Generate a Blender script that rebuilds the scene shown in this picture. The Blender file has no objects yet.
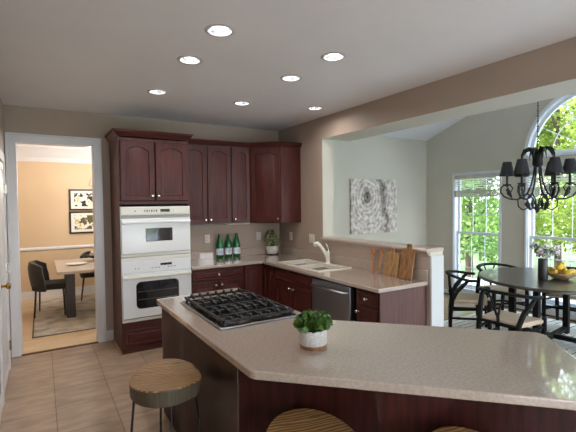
import bpy, bmesh, math, random
from mathutils import Vector, Matrix
PI = math.pi
R = math.radians
C = bpy.context.scene.collection
scene = bpy.context.scene
random.seed(7)

# ------------------------------------------------------------------ camera
cam_d = bpy.data.cameras.new('camera')
cam = bpy.data.objects.new('camera', cam_d)
C.objects.link(cam)
cam_d.sensor_width = 36.0
cam_d.lens = 407.34 / 576 * 36.0
cam_d.clip_start = 0.02
_y, _p, _r = R(31.271), R(-1.756), R(-0.653)
_fw = Vector((math.sin(_y)*math.cos(_p), math.cos(_y)*math.cos(_p), math.sin(_p)))
_rt = Vector((math.cos(_y), -math.sin(_y), 0))
_up = _rt.cross(_fw)
_r2 = _rt*math.cos(_r) + _up*math.sin(_r)
_u2 = -_rt*math.sin(_r) + _up*math.cos(_r)
_m = Matrix((_r2, _u2, -_fw)).transposed().to_4x4()
_m.translation = Vector((-3.135, -5.416, 1.668))
cam.matrix_world = _m
scene.camera = cam

# ------------------------------------------------------------------ exposure, sky, sun
vs = scene.view_settings
vs.view_transform = 'Standard'
vs.look = 'None'
vs.exposure = 0.42
vs.gamma = 1.0
vs.use_curve_mapping = False
scene.cycles.use_denoising = True
scene.cycles.max_bounces = 10
scene.cycles.diffuse_bounces = 5
scene.cycles.sample_clamp_indirect = 6.0
scene.cycles.caustics_reflective = False
scene.cycles.caustics_refractive = False

SKY = 7.2
CAN = 3.4
SUN = 5.0
DINE = 11.0
world = bpy.data.worlds.new('sky')
scene.world = world
world.use_nodes = True
wn = world.node_tree
wn.nodes.clear()
_o = wn.nodes.new('ShaderNodeOutputWorld')
_b = wn.nodes.new('ShaderNodeBackground')
_tc = wn.nodes.new('ShaderNodeTexCoord')
_sx = wn.nodes.new('ShaderNodeSeparateXYZ')
_cr = wn.nodes.new('ShaderNodeValToRGB')
_cr.color_ramp.elements[0].position = 0.0
_cr.color_ramp.elements[0].color = (0.93, 0.96, 1.0, 1)
_cr.color_ramp.elements[1].position = 0.7
_cr.color_ramp.elements[1].color = (0.60, 0.78, 1.0, 1)
wn.links.new(_tc.outputs['Generated'], _sx.inputs[0])
wn.links.new(_sx.outputs['Z'], _cr.inputs[0])
wn.links.new(_cr.outputs[0], _b.inputs['Color'])
_b.inputs['Strength'].default_value = SKY
wn.links.new(_b.outputs[0], _o.inputs[0])

sun_d = bpy.data.lights.new('sun', 'SUN')
sun_d.energy = SUN
sun_d.angle = R(1.0)
sun_d.color = (1.0, 0.93, 0.80)
sun = bpy.data.objects.new('sun', sun_d)
C.objects.link(sun)
sun.rotation_euler = (0, R(-42), R(15))      # shines from the west, over the roof, onto the trees


# ------------------------------------------------------------------ materials
MATS = {}
def srgb(r, g, b):
    f = lambda c: (c/255/12.92) if c/255 <= 0.04045 else ((c/255+0.055)/1.055)**2.4
    return (f(r), f(g), f(b), 1.0)

def mat(name, col, rough=0.5, metal=0.0, coat=0.0, spec=0.5, emit=None, estr=0.0, trans=0.0,
        var=None, vscale=8.0, stretch=(1, 1, 1), detail=3.0, bump=0.0, bscale=None, coat_rough=0.1, sheen=0.0, contrast=(0.35, 0.65)):
    """Principled material; var = a second colour mixed in by a noise pattern."""
    m = bpy.data.materials.new(name)
    m.use_nodes = True
    nt = m.node_tree
    b = nt.nodes['Principled BSDF']
    b.inputs['Base Color'].default_value = col
    b.inputs['Roughness'].default_value = rough
    b.inputs['Metallic'].default_value = metal
    b.inputs['Coat Weight'].default_value = coat
    b.inputs['Coat Roughness'].default_value = coat_rough
    b.inputs['Specular IOR Level'].default_value = spec
    b.inputs['Transmission Weight'].default_value = trans
    b.inputs['Sheen Weight'].default_value = sheen
    if emit:
        b.inputs['Emission Color'].default_value = emit
        b.inputs['Emission Strength'].default_value = estr
    if var or bump:
        tc = nt.nodes.new('ShaderNodeTexCoord')
        mp = nt.nodes.new('ShaderNodeMapping')
        mp.inputs['Scale'].default_value = stretch
        nt.links.new(tc.outputs['Object'], mp.inputs[0])
        nz = nt.nodes.new('ShaderNodeTexNoise')
        nz.inputs['Scale'].default_value = vscale
        nz.inputs['Detail'].default_value = detail
        nt.links.new(mp.outputs[0], nz.inputs['Vector'])
        if var:
            rp = nt.nodes.new('ShaderNodeValToRGB')
            rp.color_ramp.elements[0].position = contrast[0]
            rp.color_ramp.elements[1].position = contrast[1]
            rp.color_ramp.elements[0].color = col
            rp.color_ramp.elements[1].color = var
            nt.links.new(nz.outputs['Fac'], rp.inputs[0])
            nt.links.new(rp.outputs[0], b.inputs['Base Color'])
        if bump:
            nb = nz
            if bscale:
                nb = nt.nodes.new('ShaderNodeTexNoise')
                nb.inputs['Scale'].default_value = bscale
                nt.links.new(mp.outputs[0], nb.inputs['Vector'])
            bp = nt.nodes.new('ShaderNodeBump')
            bp.inputs['Strength'].default_value = bump
            bp.inputs['Distance'].default_value = 0.01
            nt.links.new(nb.outputs['Fac'], bp.inputs['Height'])
            nt.links.new(bp.outputs[0], b.inputs['Normal'])
    MATS[name] = m
    return m

mat('taupe_paint', srgb(176, 157, 141), 0.6, var=srgb(172, 153, 137), vscale=2)
mat('ledge_paint', srgb(186, 168, 152), 0.28, coat=0.3, coat_rough=0.1, var=srgb(182, 164, 148), vscale=3)
mat('ceiling_paint', srgb(232, 229, 227), 0.7, var=srgb(229, 226, 224), vscale=2)
mat('grey_paint', srgb(200, 195, 182), 0.6, var=srgb(196, 191, 178), vscale=2)
mat('post_paint', srgb(198, 202, 202), 0.4, var=srgb(194, 198, 198), vscale=3)
mat('white_ceiling', srgb(228, 228, 230), 0.7, var=srgb(224, 224, 226), vscale=2)
mat('warm_paint', srgb(216, 190, 156), 0.6, var=srgb(212, 186, 152), vscale=2)
mat('white_trim', srgb(226, 225, 226), 0.35, var=srgb(222, 221, 222), vscale=3)
mat('cherry', srgb(84, 36, 29), 0.45, coat=0.08, coat_rough=0.35, spec=0.3, var=srgb(60, 23, 19), vscale=7, stretch=(6, 6, 0.5), detail=5)
mat('cherry_h', srgb(84, 36, 29), 0.45, coat=0.08, coat_rough=0.35, spec=0.3, var=srgb(60, 23, 19), vscale=7, stretch=(0.5, 0.5, 6), detail=5)
mat('cherry_edge', srgb(46, 19, 15), 0.35, coat=0.3, coat_rough=0.2, var=srgb(40, 16, 13), vscale=7, stretch=(6, 6, 0.5))
mat('cherry_sheen', srgb(102, 73, 68), 0.5, coat=0.05, coat_rough=0.35, spec=0.3, var=srgb(90, 62, 58), vscale=6, stretch=(8, 8, 0.4), detail=5)  # same cherry wood; its daylight sheen is put into a paler base colour
mat('nickel', srgb(200, 196, 190), 0.25, metal=1.0, var=srgb(190, 186, 180), vscale=30)
mat('brass', srgb(190, 150, 80), 0.25, metal=1.0, var=srgb(180, 140, 70), vscale=30)
mat('laminate', srgb(176, 160, 146), 0.22, coat=1.0, coat_rough=0.03, var=srgb(165, 149, 135), vscale=70, detail=6, contrast=(0.4, 0.62))
mat('oven_white', srgb(224, 226, 226), 0.22, coat=0.4, coat_rough=0.05, var=srgb(220, 222, 222), vscale=3)
mat('oven_cream', srgb(218, 215, 203), 0.3, var=srgb(214, 211, 199), vscale=5)
mat('oven_grey', srgb(150, 148, 142), 0.4, var=srgb(140, 138, 132), vscale=5)
mat('dark_glass', srgb(54, 52, 54), 0.1, coat=0.6, coat_rough=0.03, var=srgb(26, 24, 26), vscale=5)
mat('black_gloss', srgb(16, 16, 18), 0.1, coat=0.4, var=srgb(20, 20, 22), vscale=20)
mat('cast_iron', srgb(26, 26, 28), 0.42, var=srgb(20, 20, 22), vscale=60, bump=0.1)
mat('burner_cap', srgb(60, 60, 62), 0.25, metal=0.6, var=srgb(44, 44, 46), vscale=20)
mat('steel', srgb(168, 168, 170), 0.28, metal=1.0, var=srgb(150, 150, 152), vscale=30, stretch=(0.2, 0.2, 14))
mat('dw_steel', srgb(158, 160, 164), 0.36, metal=1.0, var=srgb(146, 148, 152), vscale=30, stretch=(14, 14, 0.2))
mat('sink_white', srgb(232, 226, 212), 0.15, coat=0.5, coat_rough=0.03, var=srgb(228, 222, 208), vscale=5)
mat('plate_white', srgb(232, 228, 220), 0.3, var=srgb(228, 224, 216), vscale=10)
mat('pot_white', srgb(226, 224, 220), 0.5, var=srgb(208, 206, 202), vscale=60, bump=0.15)
mat('pot_speckle', srgb(206, 204, 200), 0.6, var=srgb(180, 178, 174), vscale=90, bump=0.15)
mat('pot_base', srgb(150, 110, 76), 0.6, var=srgb(120, 84, 56), vscale=20, stretch=(4, 4, 0.5))
mat('soil', srgb(50, 36, 26), 0.9, var=srgb(34, 24, 18), vscale=60, bump=0.5)
mat('leaf_dark', srgb(50, 82, 32), 0.5, var=srgb(98, 134, 60), vscale=30, contrast=(0.3, 0.7))
mat('leaf_pale', srgb(96, 112, 66), 0.55, var=srgb(196, 200, 156), vscale=40, contrast=(0.3, 0.7))
mat('bottle_green', srgb(16, 120, 62), 0.06, trans=0.2, coat=0.4, var=srgb(8, 84, 44), vscale=5)
mat('label_white', srgb(226, 230, 234), 0.5, var=srgb(216, 222, 228), vscale=30)
mat('label_blue', srgb(86, 122, 160), 0.5, var=srgb(72, 108, 146), vscale=60)
mat('cap_foil', srgb(60, 90, 60), 0.3, metal=0.6, var=srgb(50, 80, 50), vscale=40)
mat('board_wood', srgb(182, 142, 94), 0.5, var=srgb(132, 96, 60), vscale=6, stretch=(10, 10, 0.9), detail=6)
mat('board_wood_dark', srgb(160, 116, 72), 0.5, var=srgb(112, 76, 46), vscale=6, stretch=(9, 9, 0.8), detail=6)
mat('server_wood', srgb(188, 128, 84), 0.5, var=srgb(160, 100, 62), vscale=10, stretch=(10, 10, 1))
mat('server_dark', srgb(70, 48, 34), 0.5, var=srgb(54, 36, 26), vscale=10)
mat('stool_edge', srgb(84, 76, 58), 0.55, var=srgb(70, 60, 44), vscale=10, stretch=(8, 8, 0.6), detail=4)
mat('black_metal', srgb(20, 20, 21), 0.45, var=srgb(26, 26, 27), vscale=30)
mat('black_iron', srgb(26, 25, 25), 0.6, metal=0.0, var=srgb(26, 25, 25), vscale=50, bump=0.1)
mat('shade_black', srgb(48, 48, 52), 0.8, var=srgb(42, 42, 46), vscale=80)
mat('black_wood', srgb(18, 16, 15), 0.6, coat=0.0, spec=0.2, var=srgb(13, 12, 11), vscale=8, stretch=(8, 8, 1))
mat('table_wood', srgb(64, 54, 50), 0.3, coat=0.25, coat_rough=0.12, var=srgb(44, 37, 34), vscale=5, stretch=(1, 12, 6), detail=6)
mat('cord_seat', srgb(206, 188, 164), 0.8, var=srgb(176, 156, 130), vscale=14, stretch=(1, 14, 1), bump=0.3)
mat('vase_black', srgb(40, 36, 36), 0.4, var=srgb(28, 25, 25), vscale=20)
mat('flower_white', srgb(238, 234, 232), 0.6, var=srgb(222, 208, 210), vscale=40)
mat('eucalyptus', srgb(110, 128, 108), 0.6, var=srgb(84, 102, 86), vscale=40)
mat('bowl_wood', srgb(196, 168, 132), 0.45, var=srgb(164, 132, 96), vscale=12, stretch=(1, 1, 6))
mat('pear_yellow', srgb(224, 190, 62), 0.4, var=srgb(204, 160, 44), vscale=16)
mat('stem_brown', srgb(80, 56, 34), 0.7, var=srgb(64, 44, 26), vscale=40)
mat('linen', srgb(46, 43, 43), 0.85, var=srgb(36, 33, 33), vscale=40, sheen=0.2)
mat('pale_top', srgb(196, 184, 172), 0.35, var=srgb(176, 162, 148), vscale=5, stretch=(2, 8, 2), detail=5)
mat('dark_leg', srgb(66, 62, 60), 0.5, var=srgb(52, 48, 46), vscale=8, stretch=(6, 6, 0.6))
mat('oak_floor', srgb(226, 200, 166), 0.35, var=srgb(206, 176, 140), vscale=4, stretch=(0.8, 9, 1), detail=5)
mat('threshold', srgb(112, 74, 44), 0.4, var=srgb(92, 58, 34), vscale=8, stretch=(1, 10, 1))
mat('breakfast_floor', srgb(176, 156, 132), 0.16, var=srgb(156, 134, 110), vscale=4, stretch=(9, 0.8, 1), detail=5, coat=0.3, coat_rough=0.08)
mat('dining_rug', srgb(206, 202, 196), 0.95, var=srgb(158, 152, 146), vscale=5, detail=8, bump=0.3, bscale=120, contrast=(0.42, 0.66))
mat('rug_border', srgb(110, 104, 98), 0.95, var=srgb(90, 84, 78), vscale=60)
mat('frame_black', srgb(24, 22, 22), 0.4, var=srgb(30, 28, 28), vscale=30)
mat('mat_white', srgb(236, 232, 224), 0.7, var=srgb(232, 228, 220), vscale=20)
mat('plastic_white', srgb(224, 218, 208), 0.4, var=srgb(220, 214, 204), vscale=20)
mat('plastic_dark', srgb(96, 92, 88), 0.5, var=srgb(88, 84, 80), vscale=20)
mat('vinyl_white', srgb(226, 230, 236), 0.35, var=srgb(222, 226, 232), vscale=10)
mat('blind', srgb(206, 204, 198), 0.5, var=srgb(190, 188, 182), vscale=10)
mat('bulb', (1, 1, 1, 1), 0.5, emit=(0.95, 0.97, 1.0, 1), estr=14.0, var=(0.98, 0.98, 1, 1))
mat('bulb_warm', (1, 0.9, 0.7, 1), 0.5, emit=(1.0, 0.82, 0.55, 1), estr=4.0, var=(1, 0.9, 0.72, 1))
mat('lamp_cream', srgb(240, 224, 190), 0.7, var=srgb(236, 218, 184), vscale=20)
mat('can_reflector', srgb(224, 226, 230), 0.18, metal=0.9, var=srgb(214, 216, 220), vscale=20)
mat('can_trim', srgb(196, 190, 184), 0.4, var=srgb(190, 184, 178), vscale=10)
mat('display_green', srgb(20, 22, 20), 0.2, var=srgb(16, 18, 16), vscale=10)
mat('bark', srgb(96, 80, 64), 0.9, var=srgb(66, 54, 42), vscale=14, stretch=(3, 3, 0.5), bump=0.6)
mat('grass', srgb(128, 142, 96), 0.9, var=srgb(100, 116, 74), vscale=3, detail=8)
mat('bounce_pale', srgb(224, 224, 224), 0.8, var=srgb(216, 216, 216), vscale=2)
mat('roof_board', srgb(120, 110, 100), 0.9, var=srgb(110, 100, 90), vscale=4)
for _n, _a, _c in (('tree_leaf_yellow', (124, 148, 50), (178, 194, 92)), ('tree_leaf_green', (84, 128, 54), (156, 184, 96)), ('tree_leaf_blue', (60, 102, 70), (104, 144, 98))):
    m_ = mat(_n, srgb(*_a), 0.5, var=srgb(*_c), vscale=1.2, detail=6)
    b_ = m_.node_tree.nodes['Principled BSDF']
    tr_ = m_.node_tree.nodes.new('ShaderNodeBsdfTranslucent')
    mx_ = m_.node_tree.nodes.new('ShaderNodeMixShader')
    mx_.inputs[0].default_value = 0.35
    rp_ = [n for n in m_.node_tree.nodes if n.type == 'VALTORGB'][0]
    m_.node_tree.links.new(rp_.outputs[0], tr_.inputs['Color'])
    m_.node_tree.links.new(b_.outputs[0], mx_.inputs[1])
    m_.node_tree.links.new(tr_.outputs[0], mx_.inputs[2])
    m_.node_tree.links.new(mx_.outputs[0], m_.node_tree.nodes['Material Output'].inputs[0])

def glass_mat():
    m = bpy.data.materials.new('window_glass')
    m.use_nodes = True
    nt = m.node_tree
    nt.nodes.clear()
    o = nt.nodes.new('ShaderNodeOutputMaterial')
    t = nt.nodes.new('ShaderNodeBsdfTransparent')
    g = nt.nodes.new('ShaderNodeBsdfGlossy')
    g.inputs['Roughness'].default_value = 0.02
    mx = nt.nodes.new('ShaderNodeMixShader')
    mx.inputs[0].default_value = 0.05
    nt.links.new(t.outputs[0], mx.inputs[1])
    nt.links.new(g.outputs[0], mx.inputs[2])
    nt.links.new(mx.outputs[0], o.inputs[0])
    MATS['window_glass'] = m
glass_mat()

def tile_mat():
    m = mat('floor_tile', srgb(176, 146, 120), 0.42)
    nt = m.node_tree
    b = nt.nodes['Principled BSDF']
    tc = nt.nodes.new('ShaderNodeTexCoord')
    mp = nt.nodes.new('ShaderNodeMapping')
    mp.inputs['Location'].default_value = (3.068 + 0.425*4, 1.185 + 0.425*20, 0)
    nt.links.new(tc.outputs['Object'], mp.inputs[0])
    br = nt.nodes.new('ShaderNodeTexBrick')
    br.offset = 0.0
    br.squash = 1.0
    br.inputs['Scale'].default_value = 1.0
    br.inputs['Brick Width'].default_value = 0.425
    br.inputs['Row Height'].default_value = 0.425
    br.inputs['Mortar Size'].default_value = 0.0035
    br.inputs['Mortar Smooth'].default_value = 0.1
    br.inputs['Color1'].default_value = (1, 1, 1, 1)
    br.inputs['Color2'].default_value = (0.86, 0.86, 0.86, 1)
    br.inputs['Mortar'].default_value = (0.42, 0.42, 0.42, 1)
    nt.links.new(mp.outputs[0], br.inputs['Vector'])
    nz = nt.nodes.new('ShaderNodeTexNoise')
    nz.inputs['Scale'].default_value = 6.0
    nz.inputs['Detail'].default_value = 6.0
    mp2 = nt.nodes.new('ShaderNodeMapping')
    mp2.inputs['Scale'].default_value = (0.7, 2.0, 1)
    nt.links.new(tc.outputs['Object'], mp2.inputs[0])
    nt.links.new(mp2.outputs[0], nz.inputs['Vector'])
    rp = nt.nodes.new('ShaderNodeValToRGB')
    rp.color_ramp.elements[0].position = 0.3
    rp.color_ramp.elements[0].color = srgb(156, 130, 108)
    rp.color_ramp.elements[1].position = 0.7
    rp.color_ramp.elements[1].color = srgb(188, 162, 138)
    nt.links.new(nz.outputs['Fac'], rp.inputs[0])
    mx = nt.nodes.new('ShaderNodeMixRGB')
    mx.blend_type = 'MULTIPLY'
    mx.inputs[0].default_value = 1.0
    nt.links.new(rp.outputs[0], mx.inputs[1])
    nt.links.new(br.outputs['Color'], mx.inputs[2])
    nt.links.new(mx.outputs[0], b.inputs['Base Color'])
tile_mat()

def stripes_mat():
    """white rug with woven charcoal lines and zigzags"""
    m = mat('striped_rug', srgb(230, 226, 218), 0.95)
    nt = m.node_tree
    b = nt.nodes['Principled BSDF']
    tc = nt.nodes.new('ShaderNodeTexCoord')
    w1 = nt.nodes.new('ShaderNodeTexWave')
    w1.wave_type = 'BANDS'; w1.bands_direction = 'Y'
    w1.inputs['Scale'].default_value = 3.4
    w1.inputs['Distortion'].default_value = 0.6
    w2 = nt.nodes.new('ShaderNodeTexWave')
    w2.wave_type = 'BANDS'; w2.bands_direction = 'DIAGONAL'
    w2.inputs['Scale'].default_value = 9.0
    w3 = nt.nodes.new('ShaderNodeTexWave')
    w3.wave_type = 'BANDS'; w3.bands_direction = 'X'
    w3.inputs['Scale'].default_value = 0.55
    for w in (w1, w2, w3):
        nt.links.new(tc.outputs['Object'], w.inputs['Vector'])
    def ramp(src, p, q, inv=False):
        r = nt.nodes.new('ShaderNodeValToRGB')
        r.color_ramp.elements[0].position = p
        r.color_ramp.elements[1].position = q
        if inv:
            r.color_ramp.elements[0].color = (1, 1, 1, 1)
            r.color_ramp.elements[1].color = (0, 0, 0, 1)
        nt.links.new(src.outputs['Fac'], r.inputs[0])
        return r
    r1 = ramp(w1, 0.94, 0.975)
    r2 = ramp(w2, 0.9, 0.95)
    r3 = ramp(w3, 0.45, 0.5)
    mx = nt.nodes.new('ShaderNodeMixRGB')
    nt.links.new(r3.outputs[0], mx.inputs[0])
    nt.links.new(r1.outputs[0], mx.inputs[1])
    nt.links.new(r2.outputs[0], mx.inputs[2])
    cm = nt.nodes.new('ShaderNodeMixRGB')
    cm.inputs[1].default_value = srgb(232, 228, 220)
    cm.inputs[2].default_value = srgb(70, 66, 66)
    nt.links.new(mx.outputs[0], cm.inputs[0])
    nt.links.new(cm.outputs[0], b.inputs['Base Color'])
stripes_mat()

def math_node(nt, op, a, b=None):
    n = nt.nodes.new('ShaderNodeMath')
    n.operation = op
    for i, v in enumerate((a, b)):
        if v is None: continue
        if isinstance(v, (int, float)): n.inputs[i].default_value = v
        else: nt.links.new(v, n.inputs[i])
    return n.outputs[0]

def tree_ring_mat():
    """grey photograph of a split trunk cross-section: rings round an off-centre knot, dark cracks to the right"""
    m = mat('tree_ring_print', srgb(190, 180, 174), 0.6)
    nt = m.node_tree
    b = nt.nodes['Principled BSDF']
    tc = nt.nodes.new('ShaderNodeTexCoord')
    sp = nt.nodes.new('ShaderNodeSeparateXYZ')
    nt.links.new(tc.outputs['Object'], sp.inputs[0])
    nz = nt.nodes.new('ShaderNodeTexNoise')
    nz.inputs['Scale'].default_value = 5.0
    nz.inputs['Detail'].default_value = 6.0
    nt.links.new(tc.outputs['Object'], nz.inputs['Vector'])
    n2 = nt.nodes.new('ShaderNodeTexNoise')
    n2.inputs['Scale'].default_value = 16.0
    n2.inputs['Detail'].default_value = 8.0
    nt.links.new(tc.outputs['Object'], n2.inputs['Vector'])
    dx = math_node(nt, 'MULTIPLY', math_node(nt, 'ADD', sp.outputs['X'], 0.17), 1.25)
    dz = math_node(nt, 'SUBTRACT', sp.outputs['Z'], 0.16)
    d = math_node(nt, 'SQRT', math_node(nt, 'ADD', math_node(nt, 'MULTIPLY', dx, dx), math_node(nt, 'MULTIPLY', dz, dz)))
    dw = math_node(nt, 'ADD', d, math_node(nt, 'MULTIPLY', nz.outputs['Fac'], 0.13))
    ring = math_node(nt, 'SINE', math_node(nt, 'MULTIPLY', dw, 78.0))
    ring = math_node(nt, 'MULTIPLY', ring, math_node(nt, 'MULTIPLY', math_node(nt, 'EXPONENT', math_node(nt, 'MULTIPLY', d, -1.8)), 0.125))
    knot = math_node(nt, 'SUBTRACT', 0.64, math_node(nt, 'MULTIPLY', math_node(nt, 'EXPONENT', math_node(nt, 'MULTIPLY', math_node(nt, 'MULTIPLY', d, d), -90.0)), 0.55))
    # dark crack band on the right
    cx = math_node(nt, 'SUBTRACT', math_node(nt, 'ADD', sp.outputs['X'], math_node(nt, 'MULTIPLY', nz.outputs['Fac'], 0.35)), 0.40)
    cx = math_node(nt, 'ADD', cx, math_node(nt, 'MULTIPLY', sp.outputs['Z'], 0.16))
    crack = math_node(nt, 'MULTIPLY', math_node(nt, 'EXPONENT', math_node(nt, 'MULTIPLY', math_node(nt, 'MULTIPLY', cx, cx), -300.0)), 0.34)
    speck = math_node(nt, 'MULTIPLY', math_node(nt, 'SUBTRACT', n2.outputs['Fac'], 0.5), 0.95)
    v = math_node(nt, 'ADD', math_node(nt, 'ADD', knot, ring), math_node(nt, 'SUBTRACT', speck, crack))
    rp = nt.nodes.new('ShaderNodeValToRGB')
    rp.color_ramp.elements[0].position = 0.08
    rp.color_ramp.elements[0].color = srgb(44, 38, 38)
    rp.color_ramp.elements[1].position = 0.8
    rp.color_ramp.elements[1].color = srgb(226, 218, 212)
    e = rp.color_ramp.elements.new(0.42)
    e.color = srgb(150, 136, 130)
    nt.links.new(v, rp.inputs[0])
    nt.links.new(rp.outputs[0], b.inputs['Base Color'])
tree_ring_mat()

def abstract_mat(name, dark, accent, seed):
    m = mat(name, srgb(230, 226, 214), 0.6)
    nt = m.node_tree
    b = nt.nodes['Principled BSDF']
    tc = nt.nodes.new('ShaderNodeTexCoord')
    mp = nt.nodes.new('ShaderNodeMapping')
    mp.inputs['Location'].default_value = (seed, seed*2.3, seed*0.7)
    nt.links.new(tc.outputs['Object'], mp.inputs[0])
    n1 = nt.nodes.new('ShaderNodeTexNoise'); n1.inputs['Scale'].default_value = 9; n1.inputs['Detail'].default_value = 4
    n2 = nt.nodes.new('ShaderNodeTexNoise'); n2.inputs['Scale'].default_value = 13; n2.inputs['Detail'].default_value = 2
    for n in (n1, n2): nt.links.new(mp.outputs[0], n.inputs['Vector'])
    r1 = nt.nodes.new('ShaderNodeValToRGB'); r1.color_ramp.interpolation = 'CONSTANT'
    r1.color_ramp.elements[0].color = srgb(*dark)
    r1.color_ramp.elements[1].position = 0.46; r1.color_ramp.elements[1].color = srgb(232, 228, 216)
    e = r1.color_ramp.elements.new(0.58); e.color = srgb(*accent)
    e = r1.color_ramp.elements.new(0.63); e.color = srgb(228, 222, 206)
    nt.links.new(n1.outputs['Fac'], r1.inputs[0])
    r2 = nt.nodes.new('ShaderNodeValToRGB'); r2.color_ramp.interpolation = 'CONSTANT'
    r2.color_ramp.elements[0].color = (0, 0, 0, 1)
    r2.color_ramp.elements[1].position = 0.60; r2.color_ramp.elements[1].color = (1, 1, 1, 1)
    nt.links.new(n2.outputs['Fac'], r2.inputs[0])
    mx = nt.nodes.new('ShaderNodeMixRGB')
    nt.links.new(r2.outputs[0], mx.inputs[0])
    nt.links.new(r1.outputs[0], mx.inputs[1])
    mx.inputs[2].default_value = srgb(*dark)
    nt.links.new(mx.outputs[0], b.inputs['Base Color'])
abstract_mat('abstract_bold', (30, 30, 34), (206, 176, 60), 3.1)
abstract_mat('abstract_olive', (92, 88, 52), (190, 176, 96), 8.4)

def stool_top_mat():
    m = mat('stool_grain', srgb(150, 112, 66), 0.42)
    nt = m.node_tree
    b = nt.nodes['Principled BSDF']
    tc = nt.nodes.new('ShaderNodeTexCoord')
    mp = nt.nodes.new('ShaderNodeMapping')
    mp.inputs['Scale'].default_value = (1.0, 0.22, 0.4)
    nt.links.new(tc.outputs['Object'], mp.inputs[0])
    w = nt.nodes.new('ShaderNodeTexWave')
    w.wave_type = 'BANDS'; w.bands_direction = 'X'
    w.inputs['Scale'].default_value = 17.0
    w.inputs['Distortion'].default_value = 7.0
    w.inputs['Detail'].default_value = 4.0
    w.inputs['Detail Scale'].default_value = 1.4
    nt.links.new(mp.outputs[0], w.inputs['Vector'])
    rp = nt.nodes.new('ShaderNodeValToRGB')
    rp.color_ramp.elements[0].position = 0.1; rp.color_ramp.elements[0].color = srgb(98, 70, 42)
    rp.color_ramp.elements[1].position = 0.95; rp.color_ramp.elements[1].color = srgb(172, 134, 88)
    e = rp.color_ramp.elements.new(0.5); e.color = srgb(132, 98, 60)
    nt.links.new(w.outputs['Fac'], rp.inputs[0])
    nt.links.new(rp.outputs[0], b.inputs['Base Color'])
stool_top_mat()

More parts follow.
